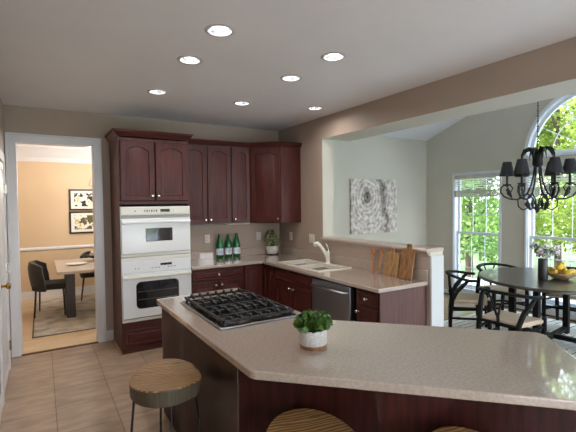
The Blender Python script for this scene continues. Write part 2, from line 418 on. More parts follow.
# ------------------------------------------------------------------ mesh builder
class MB:
    def __init__(self):
        self.v = []; self.f = []
    def add(self, vs, fs, M=None):
        n = len(self.v)
        for p in vs:
            p = Vector(p)
            self.v.append(M @ p if M else p)
        for f in fs:
            self.f.append([i+n for i in f])
        return self
    def box(self, x0, x1, y0, y1, z0, z1, M=None):
        x0, x1 = min(x0, x1), max(x0, x1); y0, y1 = min(y0, y1), max(y0, y1); z0, z1 = min(z0, z1), max(z0, z1)
        vs = [(x0,y0,z0),(x1,y0,z0),(x1,y1,z0),(x0,y1,z0),(x0,y0,z1),(x1,y0,z1),(x1,y1,z1),(x0,y1,z1)]
        fs = [(0,3,2,1),(4,5,6,7),(0,1,5,4),(1,2,6,5),(2,3,7,6),(3,0,4,7)]
        return self.add(vs, fs, M)
    def prism(self, pts, z0, z1, M=None):
        a = sum(pts[i][0]*pts[(i+1)%len(pts)][1] - pts[(i+1)%len(pts)][0]*pts[i][1] for i in range(len(pts)))
        if a < 0: pts = pts[::-1]
        n = len(pts)
        vs = [(p[0],p[1],z0) for p in pts] + [(p[0],p[1],z1) for p in pts]
        fs = [list(range(n-1,-1,-1)), list(range(n,2*n))] + [(i,(i+1)%n,n+(i+1)%n,n+i) for i in range(n)]
        return self.add(vs, fs, M)
    def loops(self, loops, cap0=True, cap1=True, closed=True, M=None):
        n = len(loops[0]); vs = [p for l in loops for p in l]; fs = []
        for k in range(len(loops)-1):
            for i in range(n if closed else n-1):
                j = (i+1) % n
                fs.append((k*n+i, k*n+j, (k+1)*n+j, (k+1)*n+i))
        if cap0: fs.append(list(range(n-1,-1,-1)))
        if cap1: fs.append(list(range((len(loops)-1)*n, len(loops)*n)))
        return self.add(vs, fs, M)
    def lathe(self, prof, n=24, c=(0,0,0), M=None, cap=True):
        ls = []
        for r, z in prof:
            r = max(r, 1e-5)
            ls.append([(c[0]+r*math.cos(2*PI*i/n), c[1]+r*math.sin(2*PI*i/n), c[2]+z) for i in range(n)])
        return self.loops(ls, cap, cap, True, M)
    def tube(self, path, r, n=8, M=None, flat=None, cap=True):
        P = [Vector(p) for p in path]
        rs = r if isinstance(r, (list, tuple)) else [r]*len(P)
        ls = []
        prev = None
        for i, p in enumerate(P):
            t = (P[min(i+1, len(P)-1)] - P[max(i-1, 0)])
            if t.length < 1e-9: t = Vector((0,0,1))
            t.normalize()
            if prev is None:
                a = Vector((0,0,1)) if abs(t.z) < 0.9 else Vector((1,0,0))
                u = t.cross(a).normalized()
            else:
                u = (prev - t*prev.dot(t))
                if u.length < 1e-6: u = t.orthogonal()
                u.normalize()
            w = t.cross(u).normalized()
            prev = u
            fu, fw2 = (1, 1) if flat is None else flat
            ls.append([p + u*math.cos(2*PI*k/n)*rs[i]*fu + w*math.sin(2*PI*k/n)*rs[i]*fw2 for k in range(n)])
        return self.loops(ls, cap, cap, True, M)
    def ball(self, c, rx, ry=None, rz=None, n=14, k=8, M=None):
        ry = ry or rx; rz = rz or rx
        ls = []
        for j in range(k+1):
            a = -PI/2 + PI*j/k
            ca = max(math.cos(a), 1e-4)
            ls.append([(c[0]+rx*ca*math.cos(2*PI*i/n), c[1]+ry*ca*math.sin(2*PI*i/n), c[2]+rz*math.sin(a)) for i in range(n)])
        return self.loops(ls, True, True, True, M)
    def torus(self, c, Rr, r, n=32, k=8, M=None):
        ls = []
        for i in range(n+1):
            a = 2*PI*i/n
            ls.append([(c[0]+(Rr+r*math.cos(2*PI*j/k))*math.cos(a), c[1]+(Rr+r*math.cos(2*PI*j/k))*math.sin(a), c[2]+r*math.sin(2*PI*j/k)) for j in range(k)])
        return self.loops(ls, False, False, True, M)
    def grid_slab(self, xs, ys, filled, z0, z1, M=None):
        nx, ny = len(xs)-1, len(ys)-1
        F = lambda i, j: 0 <= i < nx and 0 <= j < ny and filled(i, j)
        vs = []; fs = []; idx = {}
        def V(i, j, t):
            k = (i, j, t)
            if k not in idx:
                idx[k] = len(vs); vs.append((xs[i], ys[j], z1 if t else z0))
            return idx[k]
        for i in range(nx):
            for j in range(ny):
                if not F(i, j): continue
                fs.append((V(i,j,1), V(i+1,j,1), V(i+1,j+1,1), V(i,j+1,1)))
                fs.append((V(i,j,0), V(i,j+1,0), V(i+1,j+1,0), V(i+1,j,0)))
                if not F(i,j-1): fs.append((V(i,j,0), V(i+1,j,0), V(i+1,j,1), V(i,j,1)))
                if not F(i,j+1): fs.append((V(i+1,j+1,0), V(i,j+1,0), V(i,j+1,1), V(i+1,j+1,1)))
                if not F(i-1,j): fs.append((V(i,j+1,0), V(i,j,0), V(i,j,1), V(i,j+1,1)))
                if not F(i+1,j): fs.append((V(i+1,j,0), V(i+1,j+1,0), V(i+1,j+1,1), V(i+1,j,1)))
        return self.add(vs, fs, M)
    def build(self, name, material, parent=None, bev=0.0, smooth=True, loc=None, subsurf=0, seg=2):
        me = bpy.data.meshes.new(name)
        me.from_pydata([tuple(p) for p in self.v], [], self.f)
        me.validate()
        if smooth:
            me.polygons.foreach_set('use_smooth', [True]*len(me.polygons))
            me.set_sharp_from_angle(angle=R(38))
        me.materials.append(MATS[material])
        me.update()
        o = bpy.data.objects.new(name, me)
        C.objects.link(o)
        if parent: o.parent = parent
        if loc: o.location = loc
        if bev:
            b = o.modifiers.new('bevel', 'BEVEL')
            b.width = bev; b.segments = seg; b.limit_method = 'ANGLE'; b.angle_limit = R(50)
        if subsurf:
            s = o.modifiers.new('sub', 'SUBSURF'); s.levels = subsurf; s.render_levels = subsurf
        return o

def thing(name, label, cat, loc=(0,0,0), rz=0.0, group=None):
    o = bpy.data.objects.new(name, None)
    o.empty_display_size = 0.1
    C.objects.link(o)
    o.location = loc
    o.rotation_euler = (0, 0, rz)
    return tag(o, label, cat, group)
def tag(o, label, cat, group=None, kind=None):
    o['label'] = label; o['category'] = cat
    if group: o['group'] = group
    if kind: o['kind'] = kind
    return o
def struct(name, mb, material, **kw):
    o = mb.build(name, material, **kw)
    if o.parent is None: o['kind'] = 'structure'
    return o
def copy_tree(o, parent=None):
    c = o.copy()
    C.objects.link(c)
    if parent: c.parent = parent
    for ch in list(o.children):
        copy_tree(ch, c)
    return c
def again(src, loc, rz, label, group=None):
    c = copy_tree(src)
    c.location = loc
    c.rotation_euler = (0, 0, rz)
    c['label'] = label
    if group: c['group'] = group
    return c
AX_Y = Matrix.Rotation(R(90), 4, 'X')       # maps +z to -y
def T(x, y, z): return Matrix.Translation((x, y, z))

# ================================================================== THE ROOM
H = 2.778
XL = -3.455          # left wall face
YS = -7.6            # wall behind the camera
WT = 0.185           # thickness of the wall with the pass-through
XW = 3.12            # window wall of the breakfast room
YB0, YB1 = -0.18, -5.66   # breakfast room side walls
HE = 2.82            # eaves height of the vault
RIDGE_Y = (YB0+YB1)/2
RIDGE = HE + 0.353*(YB0-RIDGE_Y)
OT = 2.497           # opening top
DL, DR, DT = -3.36, -2.572, 2.39    # doorway to the dining room

m = MB(); m.box(XL-0.1, 0.0, YS-0.1, 0.0, -0.1, 0.0); struct('floor', m, 'floor_tile', smooth=False)
m = MB(); m.box(0.0, XW+0.1, YB1-0.1, YB0+0.1, -0.1, 0.0); struct('floor_breakfast', m, 'breakfast_floor', smooth=False)
m = MB(); m.box(-3.62, 0.6, 0.0, 3.3, -0.1, 0.0); struct('floor_dining', m, 'oak_floor', smooth=False)
m = MB(); m.box(DL, DR, -0.025, 0.02, 0.0, 0.012); struct('trim_1', m, 'threshold', bev=0.004)

# wall with the doorway
def wall_y(m, x0, x1, y0, y1, z1, hole):
    hx0, hx1, hz = hole
    m.box(x0, hx0, y0, y1, 0, z1); m.box(hx1, x1, y0, y1, 0, z1); m.box(hx0, hx1, y0, y1, hz, z1)
m = MB(); wall_y(m, XL-0.1, 0.0, 0.0, 0.06, H+0.1, (DL, DR, DT)); struct('wall_back', m, 'taupe_paint', smooth=False)
m = MB(); wall_y(m, -3.62, 0.6, 0.06, 0.12, H+0.1, (DL, DR, DT)); struct('wall_dining_front', m, 'warm_paint', smooth=False)
m = MB()
for x in (DL, DR-0.012): m.box(x, x+0.012, -0.004, 0.124, 0, DT)
m.box(DL, DR, -0.004, 0.124, DT-0.012, DT)
for (yy0, yy1) in ((-0.022, 0.0), (0.12, 0.142)):
    m.box(DL-0.088, DL+0.004, yy0, yy1, 0, DT+0.088); m.box(DR-0.004, DR+0.088, yy0, yy1, 0, DT+0.088); m.box(DL+0.004, DR-0.004, yy0, yy1, DT-0.004, DT+0.088)
m.box(DL-0.088, DL-0.068, -0.03, -0.02, 0, DT+0.088); m.box(DR+0.068, DR+0.088, -0.03, -0.02, 0, DT+0.088); m.box(DL-0.088, DR+0.088, -0.03, -0.02, DT+0.068, DT+0.088)
struct('door_2', m, 'white_trim', bev=0.003)

# left wall, with a closed white panelled door in it
m = MB(); m.box(XL-0.1, XL, YS, 0.0, 0, H+0.1); struct('wall_left', m, 'taupe_paint', smooth=False)
m = MB()
m.box(XL, XL+0.02, -0.43, -0.345, 0, 2.2); m.box(XL, XL+0.02, -1.32, -1.235, 0, 2.2); m.box(XL, XL+0.02, -1.235, -0.43, 2.11, 2.2)
door = struct('door_1', m, 'white_trim', bev=0.003)
m = MB()
def arch_pts(x0, x1, z0, z1, arch, n=10):
    p = [(x0, z0), (x1, z0), (x1, z1-arch)]
    cx, hw = (x0+x1)/2, (x1-x0)/2
    for i in range(1, n):
        t = -1 + 2*i/n
        p.append((cx - t*hw, z1 - arch*(abs(t)**2.2)))
    p.append((x0, z1-arch))
    return p
def outer_pts(x0, x1, z0, z1, n=10):
    p = [(x0, z0), (x1, z0), (x1, z1)]
    for i in range(1, n): p.append((x1 + (x0-x1)*i/n, z1))
    p.append((x0, z1))
    return p
def panel_front(m, x0, x1, z0, z1, yf, th=0.02, arch=0.0, st=0.058, field=0.034, M=None):
    """a raised-panel door or drawer front; its back lies on y=yf, its face looks to -y"""
    L = lambda pts, y: [(p[0], y, p[1]) for p in pts]
    ls = [L(outer_pts(x0, x1, z0, z1), yf), L(outer_pts(x0, x1, z0, z1), yf-th+0.004),
          L(outer_pts(x0+0.004, x1-0.004, z0+0.004, z1-0.004), yf-th)]
    ls.append(L(arch_pts(x0+st, x1-st, z0+st, z1-st, arch), yf-th))
    ls.append(L(arch_pts(x0+st+0.005, x1-st-0.005, z0+st+0.005, z1-st-0.005, arch), yf-th+0.009))
    f = field
    ls.append(L(arch_pts(x0+st+0.011, x1-st-0.011, z0+st+0.011, z1-st-0.011, arch), yf-th+0.009))
    ls.append(L(arch_pts(x0+st+f, x1-st-f, z0+st+f, z1-st-f, arch*0.9), yf-th+0.001))
    m.loops(ls, True, True, True, M)
# door leaf on the left wall: local x runs along -world y
ML = Matrix(((0,-1,0,XL),(-1,0,0,0),(0,0,1,0),(0,0,0,1)))    # local (x,y,z) -> (XL - y, -x, z)
def flipfaces(m): m.f = [f[::-1] for f in m.f]
m = MB()
for (a, b, c, d) in ((0.44, 0.833, 0.02, 0.9), (0.833, 1.226, 0.02, 0.9), (0.44, 0.833, 0.9, 2.1), (0.833, 1.226, 0.9, 2.1)):
    panel_front(m, a, b, c, d, 0.0, 0.012, 0.0, 0.07, 0.03, ML)
flipfaces(m)
dl = m.build('door_leaf', 'white_trim', door)
for z in (0.26, 1.05, 1.85):
    m = MB(); m.tube([(XL+0.026, -0.434, z-0.05), (XL+0.026, -0.434, z+0.05)], 0.008, 8); m.box(XL+0.012, XL+0.02, -0.452, -0.434, z-0.045, z+0.045)
    m.build('hinge', 'nickel', door)
m = MB()
m.lathe([(0.001,0),(0.03,0),(0.03,0.006),(0.011,0.01),(0.011,0.035),(0.028,0.045),(0.031,0.058),(0.022,0.07),(0.001,0.074)], 16, M=T(XL+0.012, -1.175, 0.985) @ Matrix.Rotation(R(90), 4, 'Y'))
m.build('door_knob', 'brass', door)

# wall with the pass-through: kitchen paint on this side, grey paint on soffit, jamb and far side
OY = -1.122          # jamb
HY = -2.83           # end of the half wall
LZ = 1.19
def wallB(m, x0, x1):
    m.box(x0, x1, OY, 0.12, 0, 3.95)
    m.box(x0, x1 if x1 < 0.05 else 0.44, -5.5, OY, OT, 3.95)
    m.box(x0, x1, HY, OY, 0, LZ)
    m.box(x0, x1, YS-0.1, -5.5, 0, 3.95)
m = MB(); wallB(m, 0.0, 0.005); struct('wall_right', m, 'taupe_paint', smooth=False)
m = MB(); wallB(m, 0.005, WT); struct('wall_breakfast_near', m, 'grey_paint', smooth=False)
# painted end of the half wall
m = MB(); m.box(-0.002, WT-0.012, HY-0.022, HY, 0.0, LZ-0.034); struct('trim_2', m, 'post_paint', bev=0.003)
# ledge of the pass-through
m = MB()
prof = [(-0.03, LZ-0.002), (-0.04, LZ+0.008), (-0.04, LZ+0.024), (-0.03, LZ+0.034), (WT+0.012, LZ+0.034), (WT+0.02, LZ+0.026), (WT+0.02, LZ+0.010), (WT+0.012, LZ), (WT, LZ-0.034), (0.0, LZ-0.04), (-0.012, LZ-0.036), (-0.018, LZ-0.012)]
m.loops([[(p[0], OY-0.001, p[1]) for p in prof], [(p[0], HY+0.004, p[1]) for p in prof]])
flipfaces(m)
struct('trim_3', m, 'ledge_paint')

# ceiling of the kitchen, with round openings for the recessed lamps
CANS = [(-2.125, -2.94), (-2.125, -2.33), (-2.125, -1.315), (-1.21, -1.30), (-1.21, -2.325), (-1.205, -2.93), (-0.37, -1.50)]
CR = 0.078
def ceiling_mesh():
    m = MB()
    hs = 0.15
    xs = sorted(set([XL-0.05, 0.004] + [round(c[0]+s*hs, 4) for c in CANS for s in (-1, 1)]))
    ys = sorted(set([YS-0.05, 0.03] + [round(c[1]+s*hs, 4) for c in CANS for s in (-1, 1)]))
    for i in range(len(xs)-1):
        for j in range(len(ys)-1):
            mx, my = (xs[i]+xs[i+1])/2, (ys[j]+ys[j+1])/2
            if any(abs(mx-c[0]) < hs and abs(my-c[1]) < hs for c in CANS): continue
            m.add([(xs[i],ys[j],H),(xs[i],ys[j+1],H),(xs[i+1],ys[j+1],H),(xs[i+1],ys[j],H)], [(0,1,2,3)])
    n = 32
    for c in CANS:
        ro = []; ri = []
        for k in range(n):
            a = 2*PI*k/n + PI/4
            ca, sa = math.cos(a), math.sin(a)
            s = hs/max(abs(ca), abs(sa))
            ro.append((c[0]+ca*s, c[1]+sa*s, H)); ri.append((c[0]+ca*CR, c[1]+sa*CR, H))
        m.add(ro+ri, [((k+1)%n, k, n+k, n+(k+1)%n) for k in range(n)])
    return m
struct('ceiling', ceiling_mesh(), 'ceiling_paint', smooth=False)
m = MB(); m.box(XL-0.2, WT, YS-0.2, 0.2, H+0.2, H+0.3); struct('roof', m, 'roof_board', smooth=False)
# the wall behind the camera: a wide window lets the day in
m = MB()
m.box(XL-0.1, -3.2, YS-0.1, YS, 0, H+0.2); m.box(-0.25, WT, YS-0.1, YS, 0, H+0.2); m.box(-3.2, -0.25, YS-0.1, YS, 2.4, H+0.2)
struct('wall_front', m, 'taupe_paint', smooth=False)

# breakfast room
def gable_pts(y0, y1, z0):
    return [(y0, z0), (y1, z0), (y1, HE), (RIDGE_Y, RIDGE), (y0, HE)]
MX = Matrix(((0,0,1,0),(1,0,0,0),(0,1,0,0),(0,0,0,1)))     # local (a,b,c) -> (c, a, b): a profile in y,z extruded along x
m = MB(); m.box(WT, XW+0.12, YB0, YB0+0.1, 0, HE+0.05); struct('wall_breakfast_left', m, 'grey_paint', smooth=False)
m = MB()
m.box(WT, 0.6, YB1-0.1, YB1, 0, HE+0.05); m.box(2.9, XW+0.12, YB1-0.1, YB1, 0, HE+0.05); m.box(0.6, 2.9, YB1-0.1, YB1, 2.4, HE+0.05)
struct('wall_breakfast_right', m, 'grey_paint', smooth=False)
m = MB()
for (ya, yb) in ((YB0+0.15, RIDGE_Y), (YB1-0.15, RIDGE_Y)):
    za = RIDGE - 0.353*abs(ya-RIDGE_Y)
    m.prism([(ya, za), (yb, RIDGE), (yb, RIDGE+0.1), (ya, za+0.1)], WT-0.1, XW+0.3, MX)
struct('ceiling_breakfast', m, 'white_ceiling', smooth=False)

# window wall: built as a gable with three rectangular openings and one half-round opening
W1 = (-0.79, -1.62); W2 = (-2.05, -3.79); W3 = (-4.22, -5.05)
WZ0, WZ1 = 0.17, 2.13
AC, AR, AZ = RIDGE_Y, 0.88, 2.33
def window_wall():
    m = MB()
    x0, x1 = XW, XW+0.14
    ys = [YB0+0.1, W1[0], W1[1], W2[0], W2[1], W3[0], W3[1], YB1-0.1]
    def colbox(ya, yb, za, zb): m.box(x0, x1, ya, yb, za, zb)
    for k in (0, 2, 4, 6): colbox(ys[k], ys[k+1], 0, WZ1)
    for w in (W1, W2, W3): colbox(w[0], w[1], 0, WZ0)
    # above the heads up to the spring line of the arch
    colbox(ys[0], ys[-1], WZ1, AZ)
    # upper part: strips between arch and gable
    top = lambda y: RIDGE + 0.05 - 0.353*abs(y-RIDGE_Y)
    n = 40
    cuts = [ys[0], AC+AR] + [AC + AR*math.cos(PI*i/n) for i in range(1, n)] + [AC-AR, ys[-1]]
    for a, b in zip(cuts[:-1], cuts[1:]):
        def low(y):
            d = abs(y-AC)
            return AZ + (math.sqrt(max(AR*AR-d*d, 0)) if d < AR else 0)
        m.prism([(a, low(a)), (a, top(a)), (b, top(b)), (b, low(b))], x0, x1, MX)
    return m
struct('wall_breakfast_window', window_wall(), 'grey_paint', smooth=False)

def sash_bars(m, ya, yb, za, zb, x, ny, nz, fr=0.04, bar=0.009, fd=0.03):
    """a sash: frame plus muntins, in the plane x"""
    ya, yb = max(ya, yb), min(ya, yb)
    m.box(x, x+fd, ya-fr, ya, za, zb); m.box(x, x+fd, yb, yb+fr, za, zb)
    m.box(x, x+fd, yb+fr, ya-fr, za, za+fr); m.box(x, x+fd, yb+fr, ya-fr, zb-fr, zb)
    w = (ya-fr) - (yb+fr); h = zb-za-2*fr
    for i in range(1, ny): m.box(x+0.008, x+0.02, ya-fr-w*i/ny-bar/2, ya-fr-w*i/ny+bar/2, za+fr, zb-fr)
    for i in range(1, nz): m.box(x+0.008, x+0.02, yb+fr, ya-fr, za+fr+h*i/nz-bar/2, za+fr+h*i/nz+bar/2)

def window(name, ya, yb, units):
    m = MB()
    cs = 0.03
    # casing on the wall and lining of the opening
    m.box(XW-0.018, XW, ya, ya+cs, WZ0-0.02, WZ1+cs); m.box(XW-0.018, XW, yb-cs, yb, WZ0-0.02, WZ1+cs); m.box(XW-0.018, XW, yb, ya, WZ1, WZ1+cs)
    m.box(XW-0.05, XW+0.02, yb-cs-0.02, ya+cs+0.02, WZ0-0.025, WZ0); m.box(XW-0.016, XW, yb-cs, ya+cs, WZ0-0.085, WZ0-0.025)
    m.box(XW, XW+0.14, ya-0.012, ya, WZ0, WZ1); m.box(XW, XW+0.14, yb, yb+0.012, WZ0, WZ1); m.box(XW, XW+0.14, yb, ya, WZ1-0.012, WZ1); m.box(XW+0.02, XW+0.14, yb, ya, WZ0, WZ0+0.02)
    w = struct(name, m, 'vinyl_white', bev=0.002)
    uw = (ya-yb)/units
    for u in range(units):
        a, b = ya-0.012-(uw)*u, ya-uw*(u+1)+0.012
        if units > 1 and u: 
            mm = MB(); mm.box(XW+0.02, XW+0.12, a-0.01, a+0.035, WZ0, WZ1); mm.build('mullion', 'vinyl_white', w)
        zm = (WZ0+WZ1)/2 - 0.03
        m1 = MB(); sash_bars(m1, a, b, zm-0.02, WZ1-0.012, XW+0.085, 3, 3); m1.build('upper_sash', 'vinyl_white', w)
        m2 = MB(); sash_bars(m2, a, b, WZ0+0.02, zm+0.025, XW+0.045, 3, 3); m2.build('lower_sash', 'vinyl_white', w)
        g = MB(); g.box(XW+0.102, XW+0.106, a-0.03, b+0.03, zm, WZ1-0.04); g.box(XW+0.062, XW+0.066, a-0.03, b+0.03, WZ0+0.05, zm); g.build('pane', 'window_glass', w, smooth=False)
    return w
window('window_1', W1[0], W1[1], 1)
window('window_2', W2[0], W2[1], 2)
window('window_3', W3[0], W3[1], 1)

# half-round window
m = MB()
def arc_ring(m, r0, r1, x0, x1, n=40, a0=0.0, a1=PI):
    ls = []
    for i in range(n+1):
        a = a0 + (a1-a0)*i/n
        c, s = math.cos(a), math.sin(a)
        ls.append([(x0, AC+r0*c, AZ+r0*s), (x0, AC+r1*c, AZ+r1*s), (x1, AC+r1*c, AZ+r1*s), (x1, AC+r0*c, AZ+r0*s)])
    m.loops(ls)
arc_ring(m, AR-0.012, AR+0.04, XW-0.018, XW)
arc_ring(m, AR-0.02, AR, XW, XW+0.14)
m.box(XW-0.018, XW, AC-AR-0.03, AC+AR+0.03, AZ-0.03, AZ+0.012)
m.box(XW, XW+0.14, AC-AR, AC+AR, AZ, AZ+0.02)
aw = struct('window_4', m, 'vinyl_white', bev=0.002)
m = MB()
arc_ring(m, AR-0.07, AR-0.02, XW+0.04, XW+0.075)
m.box(XW+0.04, XW+0.075, AC-AR+0.03, AC+AR-0.03, AZ+0.02, AZ+0.05)
m.build('sash', 'vinyl_white', aw)
m = MB()
arc_ring(m, 0.268, 0.28, XW+0.05, XW+0.062, 30); arc_ring(m, 0.548, 0.56, XW+0.05, XW+0.062, 30)
for k in range(1, 6):
    a = PI*k/6
    m.tube([(XW+0.056, AC+0.274*math.cos(a), AZ+0.274*math.sin(a)), (XW+0.056, AC+0.85*math.cos(a), AZ+0.85*math.sin(a))], 0.007, 6)
m.build('muntin', 'vinyl_white', aw)
m = MB()
m.prism([(AC+(AR-0.03)*math.cos(PI*i/30), AZ+0.03+(AR-0.05)*math.sin(PI*i/30)) for i in range(31)], XW+0.056, XW+0.06, MX)
m.build('pane', 'window_glass', aw, smooth=False)

# windows behind the camera (daylight only)
def plain_window(name, x0, x1, z0, z1, y, n):
    m = MB()
    f = 0.06
    for k in range(n+1):
        xx = x0 + (x1-x0-f)*k/n
        m.box(xx, xx+f, y-0.09, y-0.02, z0, z1)
    m.box(x0, x1, y-0.09, y-0.02, z0, z0+f); m.box(x0, x1, y-0.09, y-0.02, z1-f, z1); m.box(x0, x1, y-0.08, y-0.03, (z0+z1)/2-0.02, (z0+z1)/2+0.02)
    w = struct(name, m, 'vinyl_white')
    g = MB(); g.box(x0+0.02, x1-0.02, y-0.058, y-0.054, z0+0.02, z1-0.02); g.build('pane', 'window_glass', w, smooth=False)
plain_window('window_5', -3.2, -0.25, 0.0, 2.4, YS, 3)
plain_window('window_6', 0.6, 2.9, 0.0, 2.4, YB1, 2)

# baseboards
m = MB()
m.box(DR+0.09, -2.40, -0.014, 0, 0, 0.13)
struct('baseboard_back', m, 'white_trim', bev=0.003)
m = MB(); m.box(XL, XL+0.014, YS, -1.32, 0, 0.13); struct('baseboard_left', m, 'white_trim', bev=0.003)
m = MB(); m.box(XW-0.014, XW, YB1, YB0, 0.0, 0.085); struct('baseboard_window', m, 'white_trim', bev=0.003)
m = MB(); m.box(XW-0.03, XW-0.014, YB1, YB0, 0.0, 0.02); struct('trim_4', m, 'threshold', bev=0.004)  # shoe moulding; its dark brown stands for the shadow gap at the floor
m = MB(); m.box(XW-0.02, XW, YB0, W1[0]+0.03, 0.85, 0.89); m.box(WT, XW-0.02, YB0-0.02, YB0, 0.85, 0.89); struct('trim_7', m, 'grey_paint', bev=0.006)
m = MB(); m.box(WT, XW, YB0-0.014, YB0, 0.0, 0.11); struct('baseboard_breakfast', m, 'white_trim', bev=0.003)

# dining room shell
m = MB(); m.box(-3.62, 0.6, 3.2, 3.3, 0, 2.9); struct('wall_dining_back', m, 'warm_paint', smooth=False)
m = MB(); m.box(-3.72, -3.62, 0.06, 3.3, 0, 2.9); struct('wall_dining_left', m, 'warm_paint', smooth=False)
m = MB(); m.box(0.6, 0.7, 0.06, 0.7, 0, 2.9); m.box(0.6, 0.7, 2.7, 3.3, 0, 2.9); m.box(0.6, 0.7, 0.7, 2.7, 0, 0.4); m.box(0.6, 0.7, 0.7, 2.7, 2.35, 2.9); struct('wall_dining_right', m, 'warm_paint', smooth=False)
m = MB(); m.box(-3.72, 0.7, 0.07, 3.3, 2.76, 2.9); struct('ceiling_dining', m, 'white_ceiling', smooth=False)
m = MB()
cp = [(3.2, 2.47), (3.185, 2.47), (3.185, 2.55), (3.165, 2.57), (3.15, 2.60), (3.10, 2.65), (3.07, 2.70), (3.05, 2.71), (3.05, 2.76), (3.2, 2.76)]
m.prism(cp, -3.62, 0.6, MX)
struct('trim_5', m, 'white_trim')
m = MB(); m.prism([(3.2, 0.865), (3.185, 0.87), (3.175, 0.885), (3.175, 0.91), (3.185, 0.925), (3.2, 0.93)], -3.62, 0.6, MX); struct('trim_6', m, 'white_trim')
m = MB(); m.box(-3.62, 0.6, 3.184, 3.2, 0, 0.14); m.box(-3.62, 0.6, 3.176, 3.2, 0, 0.02); struct('baseboard_dining', m, 'white_trim', bev=0.004)

m = MB()
for yy in (0.7, 1.67, 2.64): m.box(0.62, 0.68, yy, yy+0.06, 0.4, 2.35)
for zz in (0.4, 1.35, 2.29): m.box(0.62, 0.68, 0.7, 2.7, zz, zz+0.06)
w7 = struct('window_7', m, 'vinyl_white')
m = MB(); m.box(0.648, 0.652, 0.72, 2.68, 0.42, 2.33); m.build('pane', 'window_glass', w7, smooth=False)

# outside: pale ground added to bounce daylight up onto the ceilings, lawn beyond it
m = MB(); m.box(-14, 5.6, -22, 12, -0.7, -0.15); struct('ground_bounce', m, 'bounce_pale', smooth=False)
m = MB(); m.box(-60, 70, -60, 60, -0.6, -0.5); struct('ground_lawn', m, 'grass', smooth=False)

# ================================================================== KITCHEN CABINETS
def knob_at(parent, x, z, y):
    m = MB()
    m.lathe([(0.001,0),(0.010,0),(0.007,0.006),(0.006,0.013),(0.014,0.018),(0.016,0.024),(0.011,0.030),(0.001,0.031)], 14, M=T(x, y, z) @ AX_Y)
    return m.build('knob', 'nickel', parent)
def cab_door(parent, x0, x1, z0, z1, d, arch=0.0, knob=None, name='door', material='cherry', st=0.058):
    m = MB(); panel_front(m, x0, x1, z0, z1, -d, 0.02, arch, st)
    o = m.build(name, material, parent)
    if knob: knob_at(o, knob[0], knob[1], -d-0.02)
    return o
def drawer(parent, x0, x1, z0, z1, d, knob=True):
    m = MB(); panel_front(m, x0, x1, z0, z1, -d, 0.02, 0.0, 0.028, 0.02)
    o = m.build('drawer', 'cherry_h', parent)
    if knob: knob_at(o, (x0+x1)/2, (z0+z1)/2, -d-0.02)
    return o
CROWN = [(0.0, 0.0), (0.006, 0.0), (0.010, 0.012), (0.018, 0.018), (0.034, 0.034), (0.042, 0.050), (0.052, 0.054), (0.052, 0.066), (0.0, 0.066)]
def crown(parent, path, z):
    """moulding swept along a plan path; outward is to the right of the direction of travel"""
    m = MB(); ls = []
    P = [Vector((p[0], p[1])) for p in path]
    for i, p in enumerate(P):
        ds = []
        if i > 0: ds.append((P[i]-P[i-1]).normalized())
        if i < len(P)-1: ds.append((P[i+1]-P[i]).normalized())
        ns = [Vector((d.y, -d.x)) for d in ds]
        nn = sum(ns, Vector((0,0)))
        nn.normalize()
        s = 1/max(nn.dot(ns[0]), 0.3)
        ls.append([(p.x+nn.x*s*a, p.y+nn.y*s*a, z+b) for a, b in CROWN])
    m.loops(ls)
    return m.build('crown_moulding', 'cherry_h', parent)

# tall oven cabinet
OX0, OX1, OD = -2.395, -1.60, 0.595
t = thing('oven_cabinet', 'tall cherry cabinet housing the two white built-in ovens, beside the doorway', 'cabinet', (OX0, -0.002, 0))
w = OX1-OX0
m = MB()
m.box(0, 0.02, -OD, 0, 0, 2.44); m.box(w-0.02, w, -OD, 0, 0, 2.44); m.box(0.02, w-0.02, -0.02, 0, 0.0, 2.44)
m.box(0.02, w-0.02, -OD, -0.02, 2.42, 2.44); m.box(0.02, w-0.02, -OD, -0.02, 1.66, 1.68); m.box(0.02, w-0.02, -OD, -0.02, 0.335, 0.35)
m.box(0.02, w-0.02, -OD, -OD+0.02, 1.66, 1.715); m.box(0.02, w-0.02, -OD, -OD+0.02, 2.38, 2.44); m.box(0.02, w-0.02, -OD, -OD+0.02, 0.0, 0.35)
m.build('carcass', 'cherry', t, bev=0.002)
g = w/2
cab_door(t, 0.022, g-0.006, 1.718, 2.385, OD, 0.05, (g-0.035, 1.775))
cab_door(t, g+0.006, w-0.022, 1.718, 2.385, OD, 0.05, (g+0.035, 1.775))
m = MB(); m.box(0.0, w, -OD-0.006, -OD, 0.0, 0.075); m.build('toe_board', 'cherry_h', t)
d = drawer(t, 0.02, w-0.02, 0.085, 0.265, OD, False)
knob_at(d, w-0.06, 0.18, -OD-0.02)
m = MB(); m.box(0.02, w-0.02, -OD-0.012, -OD, 0.272, 0.345); m.build('rail', 'cherry_h', t, bev=0.003)
m = MB(); m.prism([(0, 0), (-0.016, 0), (-0.014, 0.008), (-0.008, 0.015), (0, 0.018)], -OD-0.02, -0.02, Matrix(((1,0,0,0),(0,0,1,0),(0,1,0,0),(0,0,0,1)))); flipfaces(m)
m.build('quarter_round', 'board_wood', t)
crown(t, [(0.0, -0.0), (0.0, -OD), (w, -OD), (w, -0.0)], 2.44)

